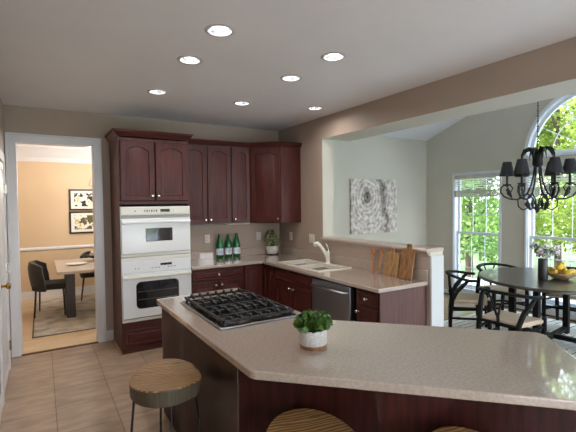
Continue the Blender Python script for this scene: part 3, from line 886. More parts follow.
# microwave oven over wall oven
def oven_common(name, label, cat, z0, z1):
    t = thing(name, label, cat, (OX0, -0.002, 0))
    m = MB(); m.box(0.03, w-0.03, -OD+0.01, -0.06, z0+0.01, z1-0.01); m.build('body', 'oven_grey', t)
    m = MB(); m.box(0.006, w-0.001, -OD-0.024, -OD, z0, z1); m.build('surround', 'oven_white', t, bev=0.004)
    return t
yf = -OD-0.024
mw = oven_common('built_in_microwave', 'upper white built-in microwave with small dark window, above the wall oven', 'microwave', 1.085, 1.652)
m = MB(); m.box(0.012, w-0.008, yf-0.012, yf, 1.56, 1.645); cpn = m.build('control_panel', 'oven_cream', mw, bev=0.004)
m = MB(); m.box(0.44, 0.55, yf-0.014, yf-0.012, 1.588, 1.622); m.build('display', 'display_green', cpn)
for k in range(6):
    m = MB(); m.box(0.26+k*0.026, 0.275+k*0.026, yf-0.0145, yf-0.012, 1.592, 1.616); m.build('button', 'plastic_dark' if k % 2 else 'oven_grey', cpn)
m = MB(); m.lathe([(0.001,0),(0.013,0),(0.012,0.012),(0.001,0.014)], 14, M=T(0.60, yf-0.012, 1.604) @ AX_Y); m.build('dial', 'oven_white', cpn)
m = MB(); m.lathe([(0.001,0),(0.008,0),(0.001,0.003)], 10, M=T(0.165, yf-0.012, 1.602) @ AX_Y); m.build('emblem', 'plastic_dark', cpn)
m = MB(); m.box(0.012, w-0.008, yf-0.004, yf, 1.52, 1.556); m.build('vent_strip', 'oven_grey', mw)
m = MB(); m.box(0.012, w-0.008, yf-0.022, yf, 1.125, 1.515); md = m.build('door', 'oven_white', mw, bev=0.006)
m = MB(); m.box(0.27, 0.575, yf-0.0245, yf-0.018, 1.255, 1.405); m.build('window', 'dark_glass', md, bev=0.008)
m = MB(); m.tube([(0.02, yf-0.045, 1.475), (0.2, yf-0.056, 1.476), (w-0.2, yf-0.056, 1.476), (w-0.016, yf-0.045, 1.475)], 0.016, 10, flat=(0.8, 1.2))
m.box(0.03, 0.06, yf-0.045, yf-0.02, 1.465, 1.487); m.box(w-0.06, w-0.03, yf-0.045, yf-0.02, 1.465, 1.487); m.build('handle', 'oven_white', md)
m = MB(); m.box(0.012, w-0.008, yf-0.008, yf, 1.09, 1.12); m.build('trim_strip', 'oven_cream', mw, bev=0.003)

ov = oven_common('wall_oven', 'lower white wall oven with large dark window, under the microwave', 'oven', 0.352, 1.082)
m = MB(); m.box(0.012, w-0.008, yf-0.014, yf, 0.905, 1.035); cpn = m.build('control_panel', 'oven_white', ov, bev=0.004)
m = MB(); m.box(0.012, w-0.008, yf-0.006, yf, 1.042, 1.075); m.build('vent_strip', 'oven_cream', ov, bev=0.003)
m = MB(); m.box(0.43, 0.56, yf-0.0165, yf-0.013, 0.972, 0.998); m.build('display', 'display_green', cpn)
for k in range(8):
    if k in (3, 4): continue
    m = MB(); m.box(0.33+k*0.0365, 0.35+k*0.0365, yf-0.0165, yf-0.013, 0.945, 0.957); m.build('button', 'oven_grey', cpn)
for x in (0.155, 0.19):
    m = MB(); m.lathe([(0.001,0),(0.007,0),(0.001,0.003)], 10, M=T(x, yf-0.014, 0.955) @ AX_Y); m.build('emblem', 'plastic_dark', cpn)
m = MB(); m.box(0.012, w-0.008, yf-0.028, yf, 0.40, 0.895); od = m.build('door', 'oven_white', ov, bev=0.006)
m = MB()
rr = 0.05; pts = []
for (cx, cz, a0) in ((0.635-rr, 0.805-rr, 0), (0.155+rr, 0.805-rr, 90), (0.155+rr, 0.50+rr, 180), (0.635-rr, 0.50+rr, 270)):
    for k in range(7):
        a = R(a0+k*15); pts.append((cx+rr*math.cos(a), cz+rr*math.sin(a)))
MYF = Matrix(((1,0,0,0),(0,0,-1,0),(0,1,0,0),(0,0,0,1)))    # local (a,b,c)->(a,-c,b)
m.prism(pts, -yf+0.02, -yf+0.0305, MYF); m.build('window', 'dark_glass', od)
m = MB()
for z in (0.6, 0.69): m.box(0.175, 0.615, yf-0.0318, yf-0.0304, z, z+0.006)
m.build('rack', 'plastic_dark', od)
m = MB(); m.tube([(0.02, yf-0.05, 0.86), (0.2, yf-0.066, 0.862), (w-0.2, yf-0.066, 0.862), (w-0.016, yf-0.05, 0.86)], 0.017, 10, flat=(0.8, 1.2))
m.box(0.03, 0.06, yf-0.05, yf-0.026, 0.85, 0.872); m.box(w-0.06, w-0.03, yf-0.05, yf-0.026, 0.85, 0.872); m.build('handle', 'oven_cream', od)
m = MB(); m.box(0.012, w-0.008, yf-0.006, yf, 0.358, 0.392); m.build('vent_strip', 'oven_cream', ov, bev=0.003)
m = MB(); m.box(0.02, w-0.016, yf-0.008, yf-0.002, 0.392, 0.4); m.build('vent_slot', 'black_gloss', ov)

# upper cabinets
UD, UZ0, UZ1 = 0.305, 1.405, 2.44
def upper(name, label, x0, x1, doors):
    t = thing(name, label, 'cabinet', (x0, -0.002, 0))
    w = x1-x0
    m = MB(); m.box(0, w, -UD, 0, UZ0, UZ1); m.build('carcass', 'cherry_edge', t, bev=0.002)
    for (a, b, k) in doors:
        cab_door(t, a, b, UZ0+0.012, UZ1-0.012, UD, 0.045, (k, UZ0+0.06), st=0.055)
    return t, w
t, ww = upper('upper_cabinet', 'double-door cherry wall cabinet between the ovens and the narrow cabinet', -1.60, -0.935,
          [(0.008, 0.326, 0.297), (0.338, 0.657, 0.367)])
crown(t, [(0.0, -UD), (ww, -UD)], UZ1)
t, ww = upper('upper_cabinet', 'narrow single-door cherry wall cabinet left of the corner cabinet', -0.933, -0.642, [(0.012, 0.279, 0.045)])
crown(t, [(0.0, -UD), (ww, -UD)], UZ1)
t = thing('corner_cabinet', 'diagonal cherry corner wall cabinet above the white planter', 'cabinet', (-0.002, -0.002, 0))
m = MB(); cpts = [(0, 0), (-0.638, 0), (-0.638, -UD), (-0.32, -0.612), (0, -0.612)]; m.prism(cpts, UZ0, UZ1); m.build('carcass', 'cherry', t, bev=0.002)
a = math.atan2(-0.612+UD, -0.32+0.638); L_ = math.hypot(0.307, 0.318)
m = MB(); panel_front(m, 0.012, L_-0.012, UZ0+0.012, UZ1-0.012, 0, 0.02, 0.045, 0.055)
Md = T(-0.638, -UD, 0) @ Matrix.Rotation(a, 4, 'Z')
m.v = [Md @ p for p in m.v]
dd = m.build('door', 'cherry', t)
m = MB(); m.lathe([(0.001,0),(0.010,0),(0.007,0.006),(0.006,0.013),(0.014,0.018),(0.016,0.024),(0.011,0.030),(0.001,0.031)], 14, M=Md @ T(L_-0.045, -0.02, UZ0+0.06) @ AX_Y)
m.build('knob', 'nickel', dd)
crown(t, [(-0.638, -UD), (-0.32, -0.612), (0, -0.612)], UZ1)
t = thing('under_cabinet_light', 'slim white light bar under the wall cabinets above the green bottles', 'light', (-0.93, -0.06, UZ0))
m = MB(); m.box(0, 0.36, -0.08, 0, -0.022, 0.0); m.build('housing', 'plastic_white', t, bev=0.004)
m = MB(); m.box(0.02, 0.34, -0.068, -0.012, -0.026, -0.022); m.build('diffuser', 'lamp_cream', t)

# base cabinets
BD, BZ = 0.60, 0.874
def base(name, label, loc, rz, w, d=BD, back=0.0):
    t = thing(name, label, 'cabinet', loc, rz)
    m = MB(); m.box(0, w, -d, back, 0.1, BZ); m.build('carcass', 'cherry_edge', t)
    m = MB(); m.box(0, w, -d+0.07, -d+0.085, 0.0, 0.1); m.build('toe_board', 'cherry_edge', t)
    return t
t = base('base_cabinet', 'cherry base cabinet with one wide drawer, beneath the green bottles', (-1.598, -0.002, 0), 0, 0.70)
drawer(t, 0.012, 0.688, 0.72, 0.862, BD)
cab_door(t, 0.012, 0.344, 0.115, 0.708, BD, 0.0, (0.31, 0.66)); cab_door(t, 0.356, 0.688, 0.115, 0.708, BD, 0.0, (0.39, 0.66))
t = thing('corner_base_cabinet', 'cherry corner base cabinet with two door leaves meeting in the inside corner', 'cabinet', (-0.002, -0.002, 0))
m = MB(); m.prism([(0, 0), (-0.894, 0), (-0.894, -BD), (-BD, -BD), (-BD, -0.93), (0, -0.93)], 0.1, BZ); m.build('carcass', 'cherry_edge', t)
m = MB(); m.prism([(-0.894, -BD+0.07), (-0.894, -BD+0.085), (-BD+0.085, -BD+0.085), (-BD+0.085, -0.93), (-BD+0.07, -0.93), (-BD+0.07, -BD+0.07)], 0.0, 0.1); m.build('toe_board', 'cherry_edge', t)
m = MB(); panel_front(m, -0.885, -BD-0.024, 0.115, 0.862, -BD, 0.02, 0, 0.05); m.build('door', 'cherry', t)
m = MB(); panel_front(m, BD+0.024, 0.922, 0.115, 0.862, -BD, 0.02, 0, 0.05)
Mr = Matrix.Rotation(R(-90), 4, 'Z'); m.v = [Mr @ p for p in m.v]; m.build('door', 'cherry', t)
RB = R(-90)      # local x runs towards the camera along the right-hand wall, local -y faces the room
t = base('sink_base_cabinet', 'cherry sink base cabinet with false drawer front over two doors', (-0.002, -0.935, 0), RB, 0.825)
m = MB(); panel_front(m, 0.012, 0.813, 0.72, 0.862, -BD, 0.02, 0, 0.028, 0.02); m.build('false_drawer', 'cherry_h', t)
cab_door(t, 0.012, 0.408, 0.115, 0.708, BD, 0.04, (0.375, 0.655)); cab_door(t, 0.417, 0.813, 0.115, 0.708, BD, 0.04, (0.45, 0.655))
t = base('drawer_base_cabinet', 'narrow cherry base cabinet with drawer and door at the end of the sink run', (-0.002, -2.485, 0), RB, 0.297)
drawer(t, 0.012, 0.285, 0.715, 0.862, BD); cab_door(t, 0.012, 0.285, 0.115, 0.703, BD, 0.03, (0.035, 0.655), st=0.05)
m = MB(); m.box(0.297, 0.309, -BD-0.004, 0, 0.0, BZ); m.build('end_panel', 'cherry_sheen', t, bev=0.002)
# dishwasher
t = thing('dishwasher', 'dark stainless steel dishwasher between the sink cabinet and the drawer cabinet', 'dishwasher', (-0.002, -1.768, 0), RB)
m = MB(); m.box(0.002, 0.71, -BD+0.03, 0, 0.1, BZ-0.004); m.build('tub', 'black_gloss', t)
m = MB(); m.box(0.008, 0.645, -BD-0.03, -BD+0.03, 0.12, 0.856); dwd = m.build('door', 'dw_steel', t, bev=0.006)
m = MB(); m.box(0.008, 0.645, -BD-0.02, -BD+0.03, 0.8575, 0.87); m.build('control_strip', 'black_gloss', t)
m = MB(); m.tube([(0.045, -BD-0.03, 0.795), (0.06, -BD-0.066, 0.795), (0.32, -BD-0.072, 0.795), (0.595, -BD-0.066, 0.795), (0.61, -BD-0.03, 0.795)], 0.017, 10, flat=(1, 0.8)); m.build('handle', 'steel', dwd)
m = MB(); m.box(0.02, 0.7, -BD+0.06, -BD+0.08, 0.0, 0.1); m.build('kick_plate', 'black_gloss', t)

# L-shaped worktop with a cut-out for the sink
CT0, CT1, CDp = 0.875, 0.914, 0.645
SX0, SX1, SY0, SY1 = -0.555, -0.085, -1.80, -0.90     # sink cut-out
xs = [-1.598, -CDp, SX0+0.02, SX1-0.02, -0.002]; ys = [-2.815, SY0+0.02, SY1-0.02, -CDp, -0.002]
m = MB()
m.grid_slab(xs, ys, lambda i, j: (i >= 1 or j == 3) and not (i == 2 and j == 1), CT0, CT1)
t = thing('worktop', 'L-shaped beige speckled worktop along the back and sink walls', 'countertop', (0, 0, 0))
m.build('slab', 'laminate', t, bev=0.008, seg=3)
m = MB(); m.prism([(-1.598, -0.002), (-1.598, -0.022), (-0.022, -0.022), (-0.022, -2.815), (-0.002, -2.815), (-0.002, -0.002)], CT1-0.002, CT1+0.104); m.build('splash_lip', 'laminate', t, bev=0.004)

# sink
t = thing('kitchen_sink', 'cream double-bowl sink set into the worktop under the pass-through', 'sink', (0, 0, 0))
m = MB()
sxs = [SX0, SX0+0.035, SX1-0.075, SX1]; sys_ = [SY0, SY0+0.06, -1.34, -1.305, SY1-0.035, SY1]
m.grid_slab(sxs, sys_, lambda i, j: not (i == 1 and j in (1, 3)), CT1-0.004, CT1+0.012)
m.build('rim', 'sink_white', t, bev=0.006, seg=3)
for (ya, yb) in ((sys_[1], sys_[2]), (sys_[3], sys_[4])):
    m = MB()
    xa, xb = sxs[1], sxs[2]; q = 0.03
    ls = [[(xa,ya,CT1+0.002),(xb,ya,CT1+0.002),(xb,yb,CT1+0.002),(xa,yb,CT1+0.002)],
          [(xa+0.006,ya+0.006,CT1-0.12),(xb-0.006,ya+0.006,CT1-0.12),(xb-0.006,yb-0.006,CT1-0.12),(xa+0.006,yb-0.006,CT1-0.12)],
          [(xa+q,ya+q,CT1-0.155),(xb-q,ya+q,CT1-0.155),(xb-q,yb-q,CT1-0.155),(xa+q,yb-q,CT1-0.155)]]
    m.loops([l[::-1] for l in ls], False, True)
    bo = m.build('bowl', 'sink_white', t)
    m = MB(); m.lathe([(0.001, 0), (0.04, 0), (0.042, 0.003), (0.03, 0.003), (0.001, 0.001)], 18, c=((xa+xb)/2, (ya+yb)/2, CT1-0.155)); m.build('drain', 'nickel', bo)
t = thing('sink_faucet', 'white single-lever faucet behind the cream sink', 'faucet', (-0.118, -1.385, CT1+0.012))
m = MB()
m.lathe([(0.001,0),(0.034,0),(0.034,0.008),(0.028,0.014),(0.027,0.10),(0.030,0.13),(0.026,0.15),(0.001,0.156)], 20); m.build('body', 'sink_white', t)
m = MB(); m.tube([(0, 0, 0.05), (-0.015, 0.02, 0.11), (-0.042, 0.06, 0.18), (-0.062, 0.088, 0.225)], [0.026, 0.026, 0.023, 0.022], 12)
m.tube([(-0.058, 0.083, 0.218), (-0.078, 0.11, 0.24), (-0.094, 0.128, 0.234), (-0.102, 0.138, 0.208)], [0.022, 0.028, 0.028, 0.022], 12); m.build('spout', 'sink_white', t)
m = MB(); m.tube([(0, 0, 0.148), (0.004, -0.004, 0.18), (0.0, 0.01, 0.215), (-0.02, 0.04, 0.262)], [0.024, 0.022, 0.012, 0.009], 10); m.build('lever', 'nickel', t)

# ================================================================== ISLAND
IT = [(-2.362, -2.085), (-1.64, -2.035), (-1.60, -3.27), (-0.695, -4.195), (-1.29, -4.825), (-2.343, -3.772)]
def round_poly(pts, rads, n=6):
    out = []
    N = len(pts)
    for i in range(N):
        p = Vector(pts[i]); a = Vector(pts[i-1]); b = Vector(pts[(i+1) % N]); r = rads[i]
        if r <= 0: out.append((p.x, p.y)); continue
        u = (a-p).normalized(); v = (b-p).normalized()
        ang = u.angle(v); tl = r/math.tan(ang/2)
        s = p+u*tl; e = p+v*tl
        c = p + (u+v).normalized()*(r/math.sin(ang/2))
        a0 = math.atan2(s.y-c.y, s.x-c.x); a1 = math.atan2(e.y-c.y, e.x-c.x)
        dlt = (a1-a0+PI) % (2*PI) - PI
        for k in range(n+1):
            aa = a0+dlt*k/n; out.append((c.x+r*math.cos(aa), c.y+r*math.sin(aa)))
    return out
t = thing('kitchen_island', 'angled kitchen island with speckled beige top and dark wood sides', 'kitchen island', (0, 0, 0))
m = MB(); m.prism(round_poly(IT, [0.02, 0.02, 0.02, 0.06, 0.16, 0.07]), 0.874, 0.914); m.build('countertop', 'laminate', t, bev=0.007, seg=3)
IB = [(-2.325, -2.115), (-1.67, -2.08), (-1.63, -3.25), (-0.80, -4.10), (-1.27, -4.625), (-2.322, -3.573)]
m = MB(); m.prism(IB, 0.0, 0.8745); m.build('carcass', 'cherry_edge', t)
# west face panels
def face_panel(name, p, q, a, b, z0, z1, off, th, material):
    P, Q = Vector(p), Vector(q); d = (Q-P).normalized(); n = Vector((d.y, -d.x))
    A = P+d*a; B = P+d*b
    m = MB(); m.prism([(A.x+n.x*off, A.y+n.y*off), (B.x+n.x*off, B.y+n.y*off), (B.x+n.x*(off+th), B.y+n.y*(off+th)), (A.x+n.x*(off+th), A.y+n.y*(off+th))], z0, z1)
    return m.build(name, material, t, bev=0.002)
W_, S_ = (-2.325, -2.115), (-2.322, -3.573)
Lw = (Vector(S_)-Vector(W_)).length
face_panel('side_panel', S_, W_, Lw-0.53, Lw-0.016, 0.0, 0.872, 0.0, 0.012, 'cherry_sheen')
face_panel('side_panel', S_, W_, 0.086, Lw-0.552, 0.0, 0.872, 0.0, 0.012, 'cherry_sheen')
face_panel('corner_post', S_, W_, -0.004, 0.072, 0.0, 0.872, 0.0, 0.014, 'cherry_sheen')
Fq = (-1.27, -4.625); Lf = (Vector(Fq)-Vector(S_)).length
face_panel('front_panel', Fq, S_, Lf-0.68, Lf-0.012, 0.0, 0.872, 0.0, 0.012, 'cherry')
face_panel('front_panel', Fq, S_, 0.012, Lf-0.69, 0.0, 0.872, 0.0, 0.012, 'cherry')

# gas cooktop
ck = thing('gas_cooktop', 'black gas cooktop with cast iron grates and steel rim, set in the island top', 'cooktop', (-1.96, -2.745, 0.9145))
LX, LY = 0.28, 0.405
m = MB(); m.box(-LX, LX, -LY, LY, 0, 0.012); m.build('steel_rim', 'steel', ck, bev=0.005)
m = MB(); m.box(-LX+0.012, LX-0.012, -LY+0.012, LY-0.012, 0.010, 0.016); m.build('glass_plate', 'black_gloss', ck, bev=0.003)
for (bx, by, br) in ((-0.125, -0.27, 0.045), (0.125, -0.27, 0.036), (0.0, 0.0, 0.058), (-0.125, 0.27, 0.036), (0.125, 0.27, 0.045)):
    m = MB(); m.lathe([(0.001, 0), (br+0.02, 0), (br+0.015, 0.008), (br, 0.012), (br, 0.018), (br-0.004, 0.022), (0.001, 0.024)], 20, c=(bx, by, 0.015))
    bo = m.build('burner', 'burner_cap', ck)
    m = MB(); m.lathe([(br+0.012, 0.016), (br+0.05, 0.017), (br+0.055, 0.0165), (br+0.012, 0.0158)], 24, c=(bx, by, 0.0005), cap=False); m.build('drip_ring', 'nickel', bo)
for gy in (-0.257, 0.0, 0.257):
    m = MB()
    x0, x1, y0, y1 = -0.245, 0.245, gy-0.122, gy+0.122
    zt = 0.05
    for (xa, ya, xb, yb) in ((x0,y0,x1,y0),(x0,y1,x1,y1),(x0,y0,x0,y1),(x1,y0,x1,y1)):
        m.box(min(xa,xb)-0.007, max(xa,xb)+0.007, min(ya,yb)-0.007, max(ya,yb)+0.007, zt-0.016, zt)
    for k in range(-3, 4):
        xx = k*0.066
        for s in (-1, 1):
            ln = 0.06 if k % 2 else 0.085
            m.box(xx-0.006, xx+0.006, gy+s*0.122, gy+s*(0.122-ln), zt-0.014, zt+0.008)
            m.ball((xx, gy+s*(0.118), zt+0.006), 0.013, 0.018, 0.014, 8, 5)
    m.box(x0, x1, gy-0.005, gy+0.005, zt-0.014, zt)
    for sx in (-1, 1):
        for sy in (-1, 1): m.box(sx*0.238-0.008, sx*0.238+0.008, gy+sy*0.114-0.008, gy+sy*0.114+0.008, 0.014, zt-0.01)
    m.build('grate', 'cast_iron', ck, bev=0.002)

# leaf helper
def leaf_cloud(m, c, rx, ry, rz, n, size, rnd, lo=0.0, curl=0.25, pointed=True, fill=0.55, wide=0.36):
    for i in range(n):
        while True:
            p = Vector((rnd.uniform(-1,1), rnd.uniform(-1,1), rnd.uniform(-1,1)))
            if fill < p.length < 1 and p.z > lo-1: break
        pos = Vector((c[0]+p.x*rx, c[1]+p.y*ry, c[2]+p.z*rz))
        d = (p.normalized()*0.8 + Vector((rnd.uniform(-1,1), rnd.uniform(-1,1), rnd.uniform(-0.4,1)))*0.7).normalized()
        s = d.orthogonal().normalized()
        s = (Matrix.Rotation(rnd.uniform(0, 2*PI), 3, d) @ s)
        u = d.cross(s)
        L = size*rnd.uniform(0.7, 1.3); W = L*wide
        vs = [pos - d*L*0.5, pos + s*W - d*L*0.1 + u*L*curl*0.3, pos + s*W*0.8 + d*L*0.25 + u*L*curl*0.3, pos + d*L*0.5 , pos - s*W*0.8 + d*L*0.25 + u*L*curl*0.3, pos - s*W - d*L*0.1 + u*L*curl*0.3, pos + d*L*0.05 - u*L*0.02]
        m.add(vs, [(0,1,6),(1,2,6),(2,3,6),(3,4,6),(4,5,6),(5,0,6)])
rnd = random.Random(3)
pt = thing('potted_plant', 'leafy green succulent in white pot with wooden base, on the island', 'plant', (-1.925, -3.665, 0.9145))
m = MB(); m.lathe([(0.001, 0), (0.068, 0), (0.070, 0.004), (0.070, 0.018), (0.001, 0.019)], 32); m.build('wood_base', 'pot_base', pt)
m = MB(); m.lathe([(0.001, 0.018), (0.070, 0.018), (0.073, 0.024), (0.073, 0.092), (0.070, 0.096), (0.066, 0.096), (0.066, 0.085), (0.001, 0.085)], 32); m.build('pot', 'pot_speckle', pt)
m = MB(); m.lathe([(0.001, 0.08), (0.065, 0.08), (0.04, 0.09), (0.001, 0.093)], 20); m.build('soil', 'soil', pt)
m = MB()
for k in range(16):
    a = k*2.4; rr = 0.065*math.sqrt((k+1)/16)
    m.tube([(rr*0.4*math.cos(a), rr*0.4*math.sin(a), 0.085), (rr*math.cos(a), rr*math.sin(a), 0.13)], 0.003, 5)
m.build('stem', 'leaf_dark', pt)
m = MB()
leaf_cloud(m, (0, 0, 0.128), 0.092, 0.092, 0.052, 420, 0.036, rnd, 0.55, 0.4, fill=0.35, wide=0.42)
m.build('foliage', 'leaf_dark', pt)

# planter in the corner
pt = thing('corner_planter', 'bushy variegated plant in white footed pot in the worktop corner', 'plant', (-0.205, -0.125, 0.9145))
m = MB(); m.box(-0.06, 0.06, -0.06, 0.06, 0, 0.018); m.build('stand', 'server_dark', pt, bev=0.01)
m = MB(); m.lathe([(0.001, 0.014), (0.07, 0.014), (0.083, 0.03), (0.092, 0.07), (0.094, 0.125), (0.091, 0.13), (0.086, 0.13), (0.086, 0.115), (0.001, 0.115)], 28); m.build('pot', 'pot_white', pt)
m = MB(); m.lathe([(0.001, 0.11), (0.085, 0.11), (0.06, 0.118), (0.001, 0.122)], 20); m.build('soil', 'soil', pt)
m = MB()
m.tube([(0,0,0.11),(0.01,0,0.2),(0,0.005,0.3)], 0.006, 6)
leaf_cloud(m, (0, 0, 0.205), 0.105, 0.105, 0.1, 170, 0.06, rnd, 0.0, 0.35, fill=0.2)
leaf_cloud(m, (0, 0, 0.285), 0.065, 0.065, 0.075, 80, 0.05, rnd, 0.0, 0.35, fill=0.1)
m.build('foliage', 'leaf_pale', pt)

# green bottles
def BS(m): m.v = [Vector((p.x*1.2, p.y*1.2, p.z*1.07)) for p in m.v]
bt = thing('glass_bottle', 'green glass bottle with white label, leftmost of the three', 'bottle', (-1.015, -0.078, 0.9145), R(8), 'green bottles on the worktop')
m = MB(); m.lathe([(0.001, 0.006), (0.03, 0), (0.040, 0.004), (0.0425, 0.015), (0.0425, 0.165), (0.039, 0.195), (0.028, 0.235), (0.019, 0.265), (0.0155, 0.29), (0.015, 0.315), (0.001, 0.315)], 24); BS(m); m.build('glass', 'bottle_green', bt)
m = MB(); m.lathe([(0.0432, 0.045), (0.0432, 0.135)], 24, cap=False); BS(m); lb = m.build('label', 'label_white', bt)
m = MB()
for z0 in (0.046, 0.128): m.lathe([(0.0435, z0), (0.0435, z0+0.005)], 24, cap=False)
for rr in (0.018, 0.008):
    ls = []
    for i in range(19):
        a = R(-20) + 2*PI*i/18
        for r_ in (): pass
    for i in range(18):
        a0, a1 = 2*PI*i/18, 2*PI*(i+1)/18
        def pp(r, a):
            s = r*math.cos(a); th = -PI/2 + s/0.0437 - 0.15
            return (0.0437*math.cos(th), 0.0437*math.sin(th), 0.09+r*1.3*math.sin(a))
        m.add([pp(rr, a0), pp(rr, a1), pp(rr+0.004, a1), pp(rr+0.004, a0)], [(0, 1, 2, 3)])
BS(m); m.build('label_print', 'label_blue', lb)
m = MB(); m.lathe([(0.0155, 0.285), (0.0162, 0.29), (0.0165, 0.316), (0.015, 0.32), (0.001, 0.321)], 18, cap=False); BS(m); m.build('cap', 'cap_foil', bt)
again(bt, (-0.885, -0.078, 0.9145), R(12), 'green glass bottle with white label, middle of the three')
again(bt, (-0.755, -0.078, 0.9145), R(16), 'green glass bottle with white label, rightmost of the three')

# wall plates
def plate(name, label, cat, loc, rz, wd, kind, group=None):
    t = thing(name, label, cat, loc, rz, group)
    m = MB(); m.box(-wd/2, wd/2, -0.006, 0, -0.058, 0.058); m.build('cover_plate', 'plastic_white', t, bev=0.003)
    n = 2 if wd > 0.1 else 1
    for k in range(n):
        cx = (k-(n-1)/2)*0.046
        if kind == 'outlet':
            for z in (-0.02, 0.02):
                m = MB(); m.lathe([(0.001, 0), (0.016, 0), (0.015, 0.003), (0.001, 0.003)], 14, M=T(cx, -0.006, z) @ AX_Y); s = m.build('socket', 'plastic_white', t)
                m = MB(); m.box(cx-0.007, cx-0.004, -0.0095, -0.009, z-0.005, z+0.006); m.box(cx+0.004, cx+0.007, -0.0095, -0.009, z-0.005, z+0.006); m.build('slot', 'plastic_dark', s)
        else:
            m = MB(); m.box(cx-0.016, cx+0.016, -0.010, -0.006, -0.034, 0.034); m.build('rocker', 'oven_cream', t, bev=0.003)
    return t
plate('wall_outlet', 'white wall outlet between the ovens and the green bottles', 'outlet', (-1.165, -0.0005, 1.19), 0, 0.078, 'outlet')
plate('wall_outlet', 'white wall outlet left of the corner planter', 'outlet', (-0.365, -0.0005, 1.19), 0, 0.078, 'outlet')
plate('wall_switch', 'single white switch plate right of the corner planter', 'switch', (-0.0005, -0.335, 1.19), RB, 0.078, 'switch')
plate('wall_switch', 'double white switch plate beside the pass-through', 'switch', (-0.0005, -0.875, 1.19), RB, 0.125, 'switch')

# cutting boards and salad servers leaning on the half wall
def board(name, label, y, wd, ht, lean, x0, material, hole):
    t = thing(name, label, 'cutting board', (x0, y, 0.9145), RB)
    Ml = Matrix.Rotation(-lean, 4, 'X')
    m = MB()
    pts = round_poly([(-wd/2, 0), (wd/2, 0), (wd/2, ht), (0.03, ht+0.004), (0.03, ht+0.05), (-0.03, ht+0.05), (-0.03, ht+0.004), (-wd/2, ht)], [0.012, 0.012, 0.02, 0.0, 0.015, 0.015, 0.0, 0.02])
    m.prism(pts, -0.009, 0.009, Ml @ MYF)
    m.build('blade', material, t, bev=0.003)
    m = MB(); m.torus((0, 0, 0), 0.009, 0.003, 16, 6, M=Ml @ T(0, -0.009, ht+0.028) @ AX_Y); m.build('hanging_hole', 'server_dark', t)
board('cutting_board', 'wide light wood cutting board leaning beside the salad servers', -2.40, 0.20, 0.24, R(10), -0.08, 'board_wood', True)
board('cutting_board', 'taller narrow wood cutting board nearest the end of the half wall', -2.62, 0.165, 0.30, R(12), -0.11, 'board_wood_dark', True)
def server(label, y, fork, roll):
    t = thing('salad_server', label, 'utensil', (-0.085, y, 0.9155), RB, 'salad servers leaning on the half wall')
    Ml = Matrix.Rotation(R(-9), 4, 'X') @ Matrix.Rotation(roll, 4, 'Y')
    m = MB(); m.tube([(0,0,0.004),(0,0,0.06),(0,0,0.2)], [0.016, 0.013, 0.012], 8, M=Ml); m.build('handle', 'server_wood', t)
    m = MB()
    if fork:
        m.tube([(0,0,0.19),(0,0,0.205),(0,0,0.225)], [0.010, 0.022, 0.026], 8, M=Ml, flat=(1.2, 0.4))
        for s in (-0.022, 0, 0.022): m.tube([(s*0.8,0,0.215),(s*1.3,0,0.26)], [0.008, 0.004], 6, M=Ml)
    else:
        m.ball((0, 0, 0.225), 0.034, 0.010, 0.042, 12, 8, M=Ml)
    m.build('head', 'server_wood', t)
server('wooden salad spoon on the left, leaning on the half wall', -2.135, False, R(-6))
server('wooden salad fork nearest the wide cutting board', -2.225, True, R(5))

# ================================================================== RECESSED LAMPS
CANL = ['recessed ceiling light nearest the camera in the left row', 'second recessed ceiling light in the left row, above the island', 'recessed ceiling light in front of the tall oven cabinet',
        'recessed ceiling light in the middle row, nearest the back wall', 'second recessed ceiling light in the middle row, over the cooktop side', 'recessed ceiling light in the middle row, nearest the camera', 'recessed ceiling light near the corner, over the sink run']
lamp_data = bpy.data.lights.new('recessed_lamp', 'AREA')
lamp_data.shape = 'DISK'; lamp_data.size = 0.12; lamp_data.energy = CAN; lamp_data.color = (1.0, 0.97, 0.94); lamp_data.spread = R(165)
first = None
for (cx, cy), lab in zip(CANS, CANL):
    if first is None:
        t = thing('recessed_light', lab, 'ceiling light', (cx, cy, H), 0, 'recessed ceiling lights')
        m = MB(); m.lathe([(CR-0.002, 0.004), (CR-0.004, -0.004), (CR+0.004, -0.008), (CR+0.014, -0.006), (CR+0.02, 0.0), (CR+0.004, 0.0005)], 36, cap=False); m.build('trim_ring', 'can_trim', t)
        m = MB(); m.lathe([(CR-0.002, 0.004), (CR-0.012, 0.05), (0.05, 0.09), (0.045, 0.12), (0.001, 0.12)], 36, cap=False); flipfaces(m); m.build('reflector', 'can_reflector', t)
        m = MB(); m.lathe([(0.001, 0.03), (0.035, 0.032), (0.05, 0.042), (0.048, 0.06), (0.03, 0.1), (0.001, 0.118)], 24); m.build('bulb', 'bulb', t)
        lo = bpy.data.objects.new('lamp', lamp_data); C.objects.link(lo); lo.parent = t; lo.location = (0, 0, -0.012)
        first = t
    else:
        again(first, (cx, cy, H), 0, lab)

